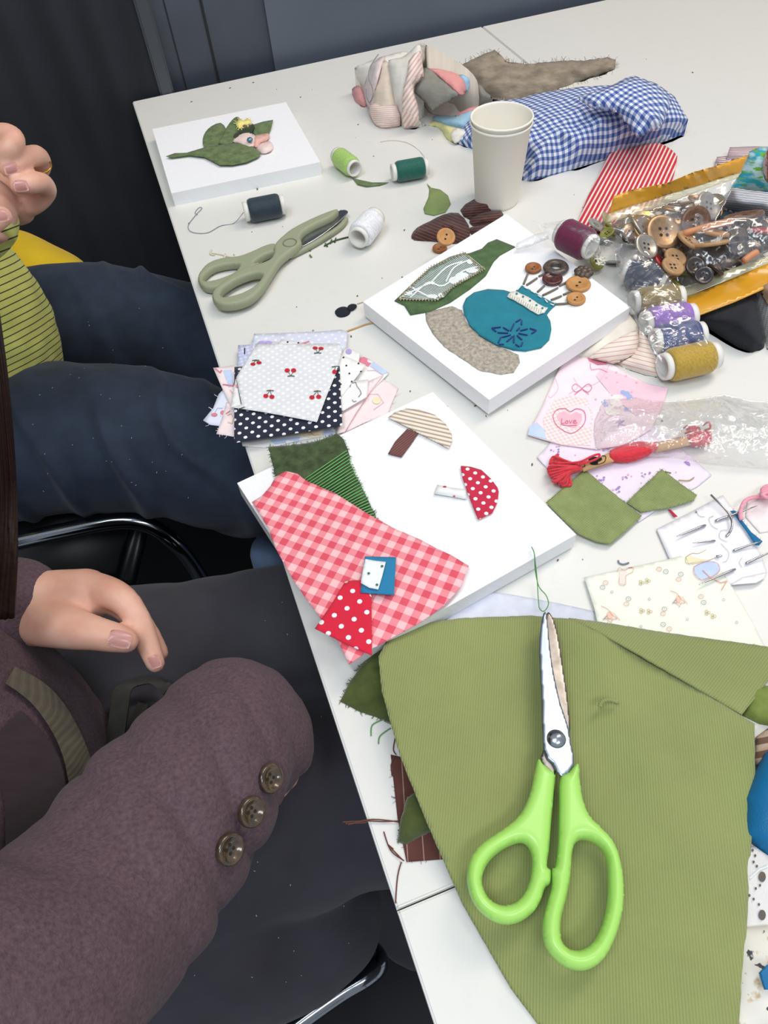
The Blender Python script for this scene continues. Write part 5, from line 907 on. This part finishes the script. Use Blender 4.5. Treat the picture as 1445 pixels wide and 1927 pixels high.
outline_solid('handle', KS([(832, 510), (838, 560), (848, 625), (870, 680), (905, 715), (945, 760), (968, 820), (979, 900), (975, 980), (955, 1060), (920, 1130), (880, 1165), (835, 1174), (785, 1158), (740, 1115), (722, 1070), (722, 1010), (740, 940), (750, 900), (750, 850), (761, 838), (770, 760), (773, 650), (776, 558), (800, 540)]),
    [KS([(850, 752), (890, 765), (920, 800), (930, 860), (928, 950), (910, 1030), (880, 1085), (840, 1109), (800, 1103), (778, 1070), (778, 1010), (795, 940), (808, 870), (813, 800), (824, 765)])], HS + .001, .015, .0058, LIME, s2, 4, 4)
# ------------------------------------------------------------------ PEOPLE AND CHAIRS
SIDEV = Vector((.34, .94, 0)); FWD = Vector((.94, -.34, 0))
def blob(name, chains, vox, mat, parent, it=6, disp=None, uvf=None, n=5):
    bm = bmesh.new()
    for ch in chains:
        c4 = [tuple(p[0]) + (p[1],) for p in ch]; q = smooth(c4, n) if len(c4) > 2 else c4
        tube_bm(bm, [Vector(p[:3]) for p in q], [p[3] for p in q], 20)
        for p in c4 if len(c4) > 1 else [c4[0]]:
            bmesh.ops.create_icosphere(bm, subdivisions=3, radius=p[3] * .995, matrix=Matrix.Translation(p[:3]))
    bmesh.ops.recalc_face_normals(bm, faces=bm.faces)
    me = bpy.data.meshes.new('tmp'); bm.to_mesh(me); bm.free(); o = bpy.data.objects.new('tmp', me); COL.objects.link(o)
    r = o.modifiers.new('r', 'REMESH'); r.mode = 'VOXEL'; r.voxel_size = vox; s = o.modifiers.new('s', 'SMOOTH'); s.factor = .5; s.iterations = it
    m2 = bpy.data.meshes.new_from_object(o.evaluated_get(bpy.context.evaluated_depsgraph_get())); bpy.data.objects.remove(o); m2.name = name
    bm = bmesh.new(); bm.from_mesh(m2)
    if disp:
        bm.normal_update(); ds = [(v, v.normal.copy() * disp(v.co, v.normal)) for v in bm.verts]
        for v, d in ds: v.co += d
    lay = bm.loops.layers.uv.new('UVMap'); uvf = uvf or (lambda c: (c.x + c.z * .7, c.y))
    for f in bm.faces:
        for l in f.loops: l[lay].uv = uvf(l.vert.co)
    bm.to_mesh(m2); bvh = BVHTree.FromBMesh(bm); bm.free(); m2.materials.clear()
    ob = link(name, m2, mat, parent)
    def on(x, y, lift=.001, h=0):
        d = (T(x, y, 0) - CAMP).normalized(); loc, nr, i, dd = bvh.ray_cast(CAMP, d)
        return (loc + nr * lift, nr) if loc else (T(x, y, h), Vector((0, 0, 1)))
    return ob, on
def skinm():
    g = G('skin'); f = g.ramp(g.noise(g.obj(), 45, 4), .3, .7); g.put(g.b.inputs['Base Color'], g.mix(f, srgb('D09A84'), srgb('DFB19C')))
    g.b.inputs['Roughness'].default_value = .5; g.b.inputs['Subsurface Weight'].default_value = .15; g.b.inputs['Subsurface Radius'].default_value = (.01, .004, .002); g.b.inputs['Subsurface Scale'].default_value = .5
    g.bump(g.noise(g.obj(), 500, 2), .08, .0005); return g.m
SKIN = skinm(); NAIL = plain('nail', 'EDB9B0', .25, coat=.4); NAILT = plain('nail_tip', 'E9D6CC', .25)
def nail(pos, nr, along, l, w_, m, parent):
    x = along - nr * along.dot(nr); x.normalize(); y = nr.cross(x); bm = bmesh.new(); R_ = 7
    g_ = [[None] * 7 for _ in range(R_)]
    for i in range(R_):
        for j in range(7):
            u = (i / (R_ - 1) - .5); v = (j / 6 - .5) * (1 - .25 * abs(u * 2) ** 3)
            g_[i][j] = bm.verts.new(pos + x * u * l + y * v * w_ + nr * (.0013 - .75 * v * v * w_ - u * u * l * .15))
    for i in range(R_ - 1):
        for j in range(6): bm.faces.new((g_[i][j], g_[i + 1][j], g_[i + 1][j + 1], g_[i][j + 1]))
    bmesh.ops.solidify(bm, geom=bm.faces[:], thickness=.0003)
    return finish(bm, 'fingernail', m, parent)
X = lambda x, y, h, r: (T(x, y, h), r)
def head(c, fw, hair, parent, r=.078):
    """ellipsoid skull with jaw, nose, ears as chains for the body blob"""
    up = Vector((0, 0, 1)); sd = up.cross(fw).normalized()
    return [[(c + up * .03 - fw * .015, r), (c + fw * .012 - up * .03, r * .86), (c + fw * .03 - up * .072, r * .55)],
            [(c + fw * (r + .004) + up * .018, .008), (c + fw * (r + .016) - up * .012, .012), (c + fw * (r + .010) - up * .02, .010)],
            [(c + sd * (r * .93) + up * .01, .014), (c + sd * (r * .96) - up * .018, .010)], [(c - sd * (r * .93) + up * .01, .014), (c - sd * (r * .96) - up * .018, .010)],
            [(c + fw * (r - .006) - up * .048 + sd * .018, .007), (c + fw * (r + .0) - up * .048, .009), (c + fw * (r - .006) - up * .048 - sd * .018, .007)]]
def face_bits(c, fw, parent, r=.078):
    up = Vector((0, 0, 1)); sd = up.cross(fw).normalized(); W_ = plain('eye_white', 'E6E2DC', .2); I_ = plain('eye_dark', '2B1D16', .15); LPm = plain('lips', 'B5655C', .5)
    for s in (-1, 1):
        p = c + fw * (r * .93) + up * .012 + sd * s * .030
        bm = bmesh.new(); bmesh.ops.create_uvsphere(bm, u_segments=16, v_segments=10, radius=.0115, matrix=Matrix.Translation(p)); e = finish(bm, 'eye', W_, parent)
        bm = bmesh.new(); bmesh.ops.create_uvsphere(bm, u_segments=12, v_segments=8, radius=.006, matrix=Matrix.Translation(p + fw * .0072)); finish(bm, 'iris', I_, e)
    tube('lips', [c + fw * (r + .004) - up * .046 + sd * .019, c + fw * (r + .010) - up * .046, c + fw * (r + .004) - up * .046 - sd * .019], .0045, LPm, parent)
def hairm(c): return fabric('hair_' + c, c, var=.4, vs=300, rough=.45, sheen=0, nb=.2)
# ---- person 1, upper left
p1 = empty('person', T(-120, 600, -.28), 'person in dark blue jeans and yellow green striped top, fingers raised, upper left', 'person')
C1 = T(-128, 610, -.05); chest = C1 + Vector((-.17, .07, .33)); nk = chest + Vector((.0, 0, .17)); hd = nk + FWD * .03 + Vector((0, 0, .13))
shL = chest + SIDEV * .15 + Vector((0, 0, .04)); shR = chest - SIDEV * .15 + Vector((0, 0, .04))
elL = chest + SIDEV * .19 + Vector((.02, 0, -.27)); elR = chest - SIDEV * .17 + Vector((-.02, 0, -.27))
wrL = T(-65, 420, .14); wrR = T(-120, 470, .16)
kn = lambda *a: X(*a)
arms = [[(shL, .035), (elL, .036), (wrL, .023), X(-20, 385, .16, .024)], [(shR, .035), (elR, .036), (wrR, .023), X(-70, 440, .18, .022)]]
fing = [[X(-45, 365, .150, .022), X(-5, 378, .145, .020), X(30, 386, .145, .014)], [X(-45, 345, .155, .020), X(5, 345, .145, .0150)],
        [X(-30, 350, .165, .0125), X(-22, 290, .192, .0112), X(2, 256, .205, .0102), X(26, 262, .207, .0095), X(14, 284, .202, .0086), X(-8, 296, .196, .0076)],
        [X(-5, 345, .155, .0120), X(40, 340, .152, .0108), X(74, 316, .164, .0098), X(70, 294, .180, .0094), X(42, 300, .190, .0088), X(14, 317, .190, .0076)],
        [X(10, 380, .145, .0115), X(54, 386, .146, .0103), X(86, 362, .156, .0092), X(78, 344, .170, .0090), X(54, 347, .178, .0082), X(34, 350, .178, .0070)],
        [X(-30, 385, .14, .012), X(20, 404, .135, .0100), X(46, 402, .137, .0088), X(40, 392, .145, .0080)],
        [X(-90, 450, .18, .016), X(-50, 440, .19, .0120), X(-18, 418, .197, .0098), X(3, 407, .197, .0080)],
        [X(-75, 440, .18, .016), X(-60, 400, .19, .011), X(-40, 380, .20, .009), X(-45, 400, .2, .008)]]
b1o, on1 = blob('body', [[(C1 + Vector((0, 0, .1)), .06), (chest, .07), (nk, .048), (hd - Vector((0, 0, .07)), .045)]] + arms + fing + head(hd, FWD, None, None), .0026, SKIN, p1, 2)
face_bits(hd, FWD, p1)
for (x, y), al in (((20, 317), (-1, .25)), ((39, 350), (-1, .05)), ((0, 406), (1, -.2))):
    q, nr = on1(x, y, 0); a_, b_ = T(x, y, .18), T(x + al[0] * 10, y + al[1] * 10, .18); nail(q, (nr + (CAMP - q).normalized()).normalized(), (b_ - a_).normalized(), .0115, .0095, NAIL, b1o)
q = T(78, 318, .168); lathe('finger_ring', [(.0112 + .0008 * math.cos(a), .0009 * math.sin(a)) for a in [k * math.pi / 3 for k in range(6)]], GLD, Matrix.Translation(T(71, 309, .174)) @ (T(68, 296, .180) - T(72, 318, .168)).to_track_quat('Z', 'Y').to_matrix().to_4x4(), b1o, 24)
BL1 = fabric('yellow_pinstripe_top', 'D2D477', '3E4330', kind='stripes', p=.0075, r=.16, var=.18, vs=12)
def w1(c, n): return .004 * noise.noise(Vector((c.x * 12, c.y * 12, c.z * 5))) + .0025 * noise.noise(c * 40)
blob('top', [[(C1 + Vector((0, 0, -.10)), .105), (C1 + FWD * .015, .125), (C1 + Vector((-.09, .035, .16)), .122), (chest, .115), (nk - Vector((0, 0, .06)), .075)], [(chest + SIDEV * .06, .09), (shL, .062)], [(chest - SIDEV * .06, .09), (shR, .062)], [(shL, .058), (elL, .056), (wrL, .036), X(-42, 405, .148, .034)], [(shR, .058), (elR, .054), (wrR, .036)]], .006, BL1, p1, 10, w1, lambda c: (c.z * .9 + c.y * .42 - c.x * .1, c.x + c.y))
JN = fabric('navy_denim', '303A4B', var=.25, vs=22, rough=.85, o3=True)
def wj(c, n):
    u = c.dot(FWD); s = c.dot(SIDEV)
    f = noise.noise(Vector((s * 7 + 3, c.z * 5, u * 4)))
    ph = (u * 1.0 + s * .75) * 75 + 5 * noise.noise(Vector((s * 9, u * 6, 1)))
    return .011 * max(0, math.sin(ph)) ** 3 * max(0, f + .3) + .005 * noise.noise(Vector((u * 12, s * 9, c.z * 6))) - .001
PV = C1 + Vector((-.04, .02, -.14))
kA, kB = T(480, 690, -.18), T(545, 905, -.18)
jeans, onj = blob('jeans', [[(PV + SIDEV * .08, .125), (PV - SIDEV * .08, .125)], [(PV + SIDEV * .08, .12), X(120, 622, -.18, .098), X(280, 628, -.18, .090), (kA, .072), (kA + Vector((.02, .02, -.2)), .062), (kA + Vector((.0, .03, -.44)), .055)],
    [(PV - SIDEV * .09, .12), X(100, 828, -.17, .098), X(280, 830, -.17, .095), X(420, 872, -.18, .086), (kB, .072), (kB + Vector((.02, .02, -.2)), .062), (kB + Vector((.0, .03, -.44)), .055)]], .006, JN, p1, 10, wj)
for k, (kk) in enumerate((kA, kB)):
    f = kk + Vector((0, .03, 0)); f.z = .045; blob('shoe', [[(f - FWD * .05, .04), (f + FWD * .05, .042), (f + FWD * .14, .036)]], .006, plain('black_leather', '17171A', .35), p1, 6)
HB = hairm('2A1C16')
blob('hair', [[(hd + Vector((0, 0, .05)) - FWD * .03, .086), (hd - FWD * .05, .082), (hd - FWD * .07 - Vector((0, 0, .12)), .06), (hd - FWD * .09 - Vector((0, 0, .25)), .03)]], .006, HB, p1, 4)
# yellow jacket behind
yj, _ = blob('yellow_cushion', [[X(-70, 556, -.185, .082), X(20, 532, -.185, .083), X(108, 566, -.185, .076)]], .006, fabric('mustard_cotton', 'E0BC28', var=.12, vs=18), None, 8, lambda c, n: .006 * noise.noise(Vector((c.x * 20, c.y * 8, c.z * 20))))
recenter(yj); tag(yj, 'mustard yellow cushion behind the person in jeans', 'cushion')
# ---- person 2, foreground left
p2 = empty('person', T(-130, 1400, -.28), 'person in mauve brown cardigan with cuff buttons and dark grey trousers, foreground left', 'person')
C2 = T(-95, 1450, -.03); ch2 = C2 + Vector((-.10, .02, .33)); nk2 = ch2 + Vector((.0, 0, .16)); hd2 = nk2 + FWD * .02 + Vector((0, 0, .13))
sL = ch2 + SIDEV * .15 + Vector((0, 0, .03)); sR = ch2 - SIDEV * .15 + Vector((0, 0, .03))
eL = T(-190, 1100, .07); eR = T(-50, 1900, .10)
hand = [[X(-60, 1130, .045, .0245), X(50, 1140, .045, .0250), X(110, 1132, .045, .0235), X(160, 1122, .047, .0205)], [X(60, 1160, .04, .022), X(115, 1168, .045, .0185)],
        [X(150, 1112, .050, .0155), X(192, 1112, .054, .0125), X(232, 1130, .057, .0105), X(262, 1172, .050, .0090), X(282, 1222, .038, .0080), X(293, 1250, .032, .0066)],
        [X(160, 1120, .040, .0150), X(200, 1122, .044, .0125), X(244, 1150, .042, .0100), X(276, 1192, .032, .0088), X(300, 1228, .022, .0070)],
        [X(150, 1130, .030, .0140), X(195, 1128, .022, .0115), X(205, 1128, .0, .0095), X(175, 1130, -.006, .0080)],
        [X(130, 1140, .022, .0130), X(165, 1140, .010, .0105), X(175, 1140, -.006, .0085), X(150, 1140, -.010, .0072)],
        [X(85, 1165, .047, .0200), X(135, 1182, .056, .0150), X(180, 1192, .060, .0118), X(215, 1200, .060, .0102), X(238, 1206, .059, .0084)]]
hidden = [[X(420, 1440, -.01, .026), X(520, 1420, -.035, .020), X(545, 1420, -.055, .018)], [X(520, 1410, -.045, .010), X(550, 1415, -.070, .008), X(548, 1425, -.085, .007)], [X(525, 1430, -.045, .010), X(553, 1440, -.072, .008), X(548, 1450, -.088, .007)], [X(515, 1445, -.045, .010), X(543, 1465, -.072, .008), X(535, 1475, -.086, .007)], [X(500, 1455, -.045, .009), X(525, 1485, -.070, .0075), X(515, 1490, -.08, .0065)], [X(495, 1400, -.04, .011), X(525, 1390, -.065, .009), X(535, 1400, -.08, .0075)]]
body2, on2 = blob('body', [[(C2 + Vector((0, 0, .12)), .06), (ch2, .07), (nk2, .048), (hd2 - Vector((0, 0, .07)), .045)], [(sL, .035), (eL, .036), X(-60, 1130, .045, .0245)], [(sR, .035), (eR, .036), X(300, 1560, .03, .027), X(430, 1430, -.01, .024)]] + hand + hidden + head(hd2, FWD, None, None), .0030, SKIN, p2, 3)
face_bits(hd2, FWD, p2)
q, nr = on2(226, 1203, 0); nail(q, (nr + (CAMP - q).normalized() * .8).normalized(), (T(236, 1206, .06) - T(200, 1197, .06)).normalized(), .0145, .0115, NAIL, body2)
q, nr = on2(291, 1245, 0); nail(q, nr, (T(293, 1250, .03) - T(284, 1225, .036)).normalized(), .0095, .008, NAIL, body2)
KN = fabric('mauve_knit', '5C494F', var=.32, vs=420, rough=.95, sheen=.06, o3=True, nb=.7); TOR = fabric('dark_brown_knit', '3E3034', var=.2, vs=160, rough=.95, sheen=.2)
ax = (T(450, 1380, .02) - eR).normalized()
def ws(c, n):
    d_ = c - eR; t = d_.dot(ax); s = d_.dot(ax.cross(Vector((0, 0, 1))).normalized())
    fold = math.exp(-((t - .14) / .075) ** 2) + .45 * math.exp(-((t - .30) / .05) ** 2)
    ph = (t + .45 * s + .25 * c.z) * 210 + 4 * noise.noise(c * 12)
    return fold * .0065 * (abs(math.sin(ph / 2)) ** .6 - .6) * (.65 + .7 * noise.noise(c * 20)) + .004 * noise.noise(c * 16) + .0012 * noise.noise(c * 55)
wt_ = lambda c, n: .005 * noise.noise(c * 12) + .001 * noise.noise(c * 50)
card, onc0 = blob('cardigan', [[(C2 + Vector((-.01, 0, -.10)), .105), (C2, .110), (C2 + Vector((-.06, .01, .16)), .115), (ch2, .112), (nk2 - Vector((0, 0, .07)), .07)]], .005, KN, p2, 8, wt_)
blob('sleeve', [[(ch2 + SIDEV * .05, .085), (sL, .060), (eL, .050), X(-40, 1130, .045, .036), X(30, 1138, .045, .034)]], .005, KN, card, 6, wt_)
slv, onc = blob('sleeve', [[(ch2 - SIDEV * .06, .085), (sR, .068), (eR + Vector((-.02, 0, .02)), .066), X(130, 1770, .060, .060), X(275, 1590, .035, .0575), X(375, 1465, .020, .056), X(432, 1378, .006, .0505), X(468, 1392, -.008, .046)]], .0035, KN, card, 5, ws)
HORN = plain('tortoise_horn', '4A3A2A', .18, var=.6, vs=180, coat=.6)
for (x, y) in ((507, 1465), (472, 1527), (431, 1597)):
    q, nr = onc(x - 4, y, .0005); nn = (nr + (CAMP - q).normalized() * .3).normalized()
    b = button('sleeve_button', q, .0088, .0045, HORN, slv, 4, Matrix.Translation(q) @ nn.to_track_quat('Z', 'Y').to_matrix().to_4x4(), hm=plain('button_thread', '1B1613', .8)); b['label'] = 'shiny tortoiseshell cuff button'
def ribbon(name, px, m, on, par, lift=.002, r=.002):
    L = []; Rr = []
    for (x, y, w_) in px: L.append((x, y, w_))
    L = smooth(L, 5); bm = bmesh.new(); prev = None; rows = []
    for i, (x, y, w_) in enumerate(L):
        a, b = L[max(i - 1, 0)], L[min(i + 1, len(L) - 1)]; dx, dy = b[0] - a[0], b[1] - a[1]; l = math.hypot(dx, dy) or 1
        row = []
        for k in range(7):
            t = (k / 6 - .5) * w_; q, nr = on(x - dy / l * t, y + dx / l * t, lift, -.05); row.append(q)
        rows.append(row)
    for off in (0, 1):
        V = [[bm.verts.new(p - Vector((0, 0, off * .002))) for p in row] for row in rows]
        for i in range(len(V) - 1):
            for k in range(6): bm.faces.new((V[i][k], V[i + 1][k], V[i + 1][k + 1], V[i][k + 1]))
    return finish(bm, name, m, par)
TR2 = fabric('charcoal_trousers', '403F46', var=.2, vs=12, rough=.9, o3=True)
def wt(c, n):
    u = c.dot(FWD); s = c.dot(SIDEV); return .010 * noise.noise(Vector((u * 12 + s * 14, s * 6, c.z * 5))) + .003 * noise.noise(Vector((u * 34, s * 20, c.z * 8)))
PV2 = C2 + Vector((-.02, .02, -.15)); kC = T(640, 1190, -.15); kD = T(800, 1480, -.16)
trous, ont = blob('trousers', [[(PV2 + SIDEV * .08, .12), (PV2 - SIDEV * .08, .12)], [(PV2 + SIDEV * .08, .115), X(150, 1285, -.155, .095), X(330, 1262, -.155, .086), X(480, 1228, -.155, .080), (kC, .072), (kC + Vector((.02, .01, -.2)), .075), (kC + Vector((0, .02, -.46)), .085)],
    [(PV2 - SIDEV * .09, .12), X(230, 1560, -.15, .105), X(420, 1540, -.16, .100), X(600, 1500, -.165, .088), (kD, .075), (kD + Vector((.02, .01, -.2)), .085), (kD + Vector((0, .0, -.46)), .10)],
    [X(260, 1720, -.20, .08), X(420, 1730, -.23, .085), X(560, 1720, -.27, .08)]], .006, TR2, p2, 10, wt)
for kk in (kC, kD):
    f = kk + Vector((0, .02, 0)); f.z = .045; blob('shoe', [[(f - FWD * .05, .04), (f + FWD * .05, .042), (f + FWD * .14, .036)]], .006, plain('black_leather', '17171A', .35), p2, 6)
hem = ribbon('cardigan_hem', [(10, 1275, 36), (70, 1315, 44), (118, 1385, 46), (145, 1470, 48), (152, 1560, 44), (146, 1640, 40)], fabric('olive_rib_knit', '655E50', var=.2, rib=.0028), onc0, p2, .004); hem['label'] = 'olive ribbed hem band of the cardigan'
fr = ribbon('inner_top', [(-10, 1380, 120), (50, 1450, 120), (60, 1540, 110), (50, 1640, 90)], TOR, onc0, p2, .0025)
rs = []
for j in range(60):
    k = rnd.random(); a = rnd.uniform(-1, 1); x0 = -62 + 58 * k; d = .03 * k
    rs.append([T(x0 - 30, 420, .40 - d), T(x0 - 10 + 6 * a, 560, .36 - d), T(x0 + 14 + 8 * a, 740, .28 - d), T(x0 + 26 + 10 * a, 900, .20 - d), T(x0 + 30 + 8 * a, 1040, .14), T(x0 + 22 + 12 * a, 1150 + rnd.uniform(-50, 20), .10)])
tube('hair_lock', rs, .0016, HB, p2, 5, 5)
blob('hair', [[(hd2 + Vector((0, 0, .05)) - FWD * .03, .086), (hd2 - FWD * .05, .082), (hd2 - FWD * .07 - Vector((0, 0, .12)), .06), (hd2 - FWD * .08 - Vector((0, 0, .3)), .035)], [(hd2 + SIDEV * .05, .05), (hd2 + SIDEV * .08 - Vector((0, 0, .15)), .035), (hd2 + SIDEV * .08 + FWD * .06 - Vector((0, 0, .26)), .02)]], .006, HB, p2, 4)
rs = []
for j in range(70):
    f_, (xa_, xb_, ya_, yb_) = ((onj, (40, 400, 560, 940)), (ont, (260, 690, 1130, 1850)))[j % 2]
    x, y = rnd.uniform(xa_, xb_), rnd.uniform(ya_, yb_); a = rnd.uniform(0, 3); l = rnd.uniform(.6, 3.2)
    q0, n0 = f_(x, y, .0006); q1, n1 = f_(x + l * math.cos(a), y + l * math.sin(a), .0009)
    if (q0 - q1).length < .01: rs.append([q0, q0.lerp(q1, .5) + n0 * .0003, q1])
o = tube('lint_flecks', rs, .00028, fabric('white_fibre', 'C9CCD2'), None, 4, 0); tag(o, 'tiny pale lint fibres caught on the jeans and trousers', 'lint', kind='stuff')
# straps in the lap
STP = fabric('black_canvas_strap', '34332F', var=.2, vs=100)
def lift_on(x, y, l, h=0):
    q, n = ont(x, y, .004, -.06); q.z += .006 + .02 * max(0, 1 - abs(y - 1330) / 70); return q, n
s_ = ribbon('cloth_strap', [(188, 1470, 34), (215, 1420, 32), (240, 1360, 30), (262, 1312, 30), (300, 1300, 28), (332, 1330, 24)], STP, lift_on, None)
tag(s_, 'black canvas bag strap looped in the lap of the cardigan wearer', 'strap')
s_ = ribbon('cloth_strap', [(170, 1400, 24), (200, 1430, 26), (236, 1410, 26), (256, 1370, 22), (270, 1330, 20)], STP, lambda x, y, l, h=0: ont(x, y, .003, -.06), None)
tag(s_, 'second black strap lying flat beneath the looped one in the lap', 'strap')
# charm at the bottom edge
ch = empty('beaded_charm', T(245, 1925, -.02), 'small gold and clear beaded charm at the bottom edge of the sleeve', 'charm')
for k, (x, y) in enumerate(((232, 1922), (243, 1912), (255, 1918), (262, 1926), (248, 1930), (238, 1936))):
    bm = bmesh.new(); bmesh.ops.create_icosphere(bm, subdivisions=2, radius=.0035, matrix=Matrix.Translation(T(x, y, .03))); finish(bm, 'bead', GLD if k % 2 else plain('clear_bead', 'C8CCD0', .05, .3, coat=1), ch)
# ---- chairs
CHR = plain('chrome', '8E9297', .12, 1); BLKV = plain('black_vinyl', '141518', .35, var=.2, vs=10)
def chair(c, label, arm, extra=()):
    t = empty('chair', (c.x, c.y, 0), label, 'chair'); zs = TZ - .325
    bm = bmesh.new(); bmesh.ops.create_cube(bm, size=1)
    for v in bm.verts: v.co = c + FWD * v.co.x * .42 + SIDEV * v.co.y * .44 + Vector((0, 0, v.co.z * .05 - c.z + zs - .025))
    bmesh.ops.bevel(bm, geom=list(bm.edges), offset=.018, segments=4, affect='EDGES'); finish(bm, 'seat', BLKV, t)
    bm = bmesh.new(); bmesh.ops.create_cube(bm, size=1)
    for v in bm.verts: v.co = Vector((c.x, c.y, zs + .28)) - FWD * (.23 + v.co.z * .05) + FWD * v.co.x * .04 + SIDEV * v.co.y * .42 + Vector((0, 0, v.co.z * .34))
    bmesh.ops.bevel(bm, geom=list(bm.edges), offset=.015, segments=4, affect='EDGES'); finish(bm, 'backrest', BLKV, t)
    for sx in (-.2, .2):
        for sy in (-.21, .21):
            p = Vector((c.x, c.y, 0)) + FWD * sx + SIDEV * sy; tube('leg', [p + FWD * (.03 if sx > 0 else -.03), p + Vector((0, 0, zs - .05))], .011, CHR, t, 12, 0)
    if arm: tube('frame_tube', arm, .011, CHR, t, 14, 8)
    for e in extra: tube('frame_tube', e, .010, CHR, t, 14, 8)
    return t
c1c = Vector((PV.x, PV.y, 0)) + FWD * .03; chair(c1c, 'black seat chair with curved chrome arm under the person in jeans', [T(20, 1022, -.22), T(120, 1000, -.22), T(215, 982, -.22), T(275, 986, -.23), T(325, 1018, -.26), T(362, 1062, -.31), T(392, 1120, -.37), T(405, 1190, -.46)])
c2c = Vector((PV2.x, PV2.y, 0)) + FWD * .03; chair(c2c, 'black seat chair with chrome frame under the cardigan wearer', None, [[T(480, 1990, -.34), T(560, 1925, -.34), T(640, 1868, -.34), T(690, 1838, -.34), T(712, 1815, -.345), T(700, 1790, -.36), T(655, 1765, -.38)]])
tb_ = empty('tote_bag', T(500, 1040, -.75), 'pale blue cloth bag glimpsed under the table edge between the two people', 'bag')
blob('bag_body', [[(T(512, 1040, -.30), .030), (T(512, 1040, -.30) - Vector((0, 0, .15)), .035), (T(512, 1040, -.30) - Vector((0, 0, .405)), .035)]], .006, fabric('pale_denim', '7287A8', var=.15), tb_, 4)
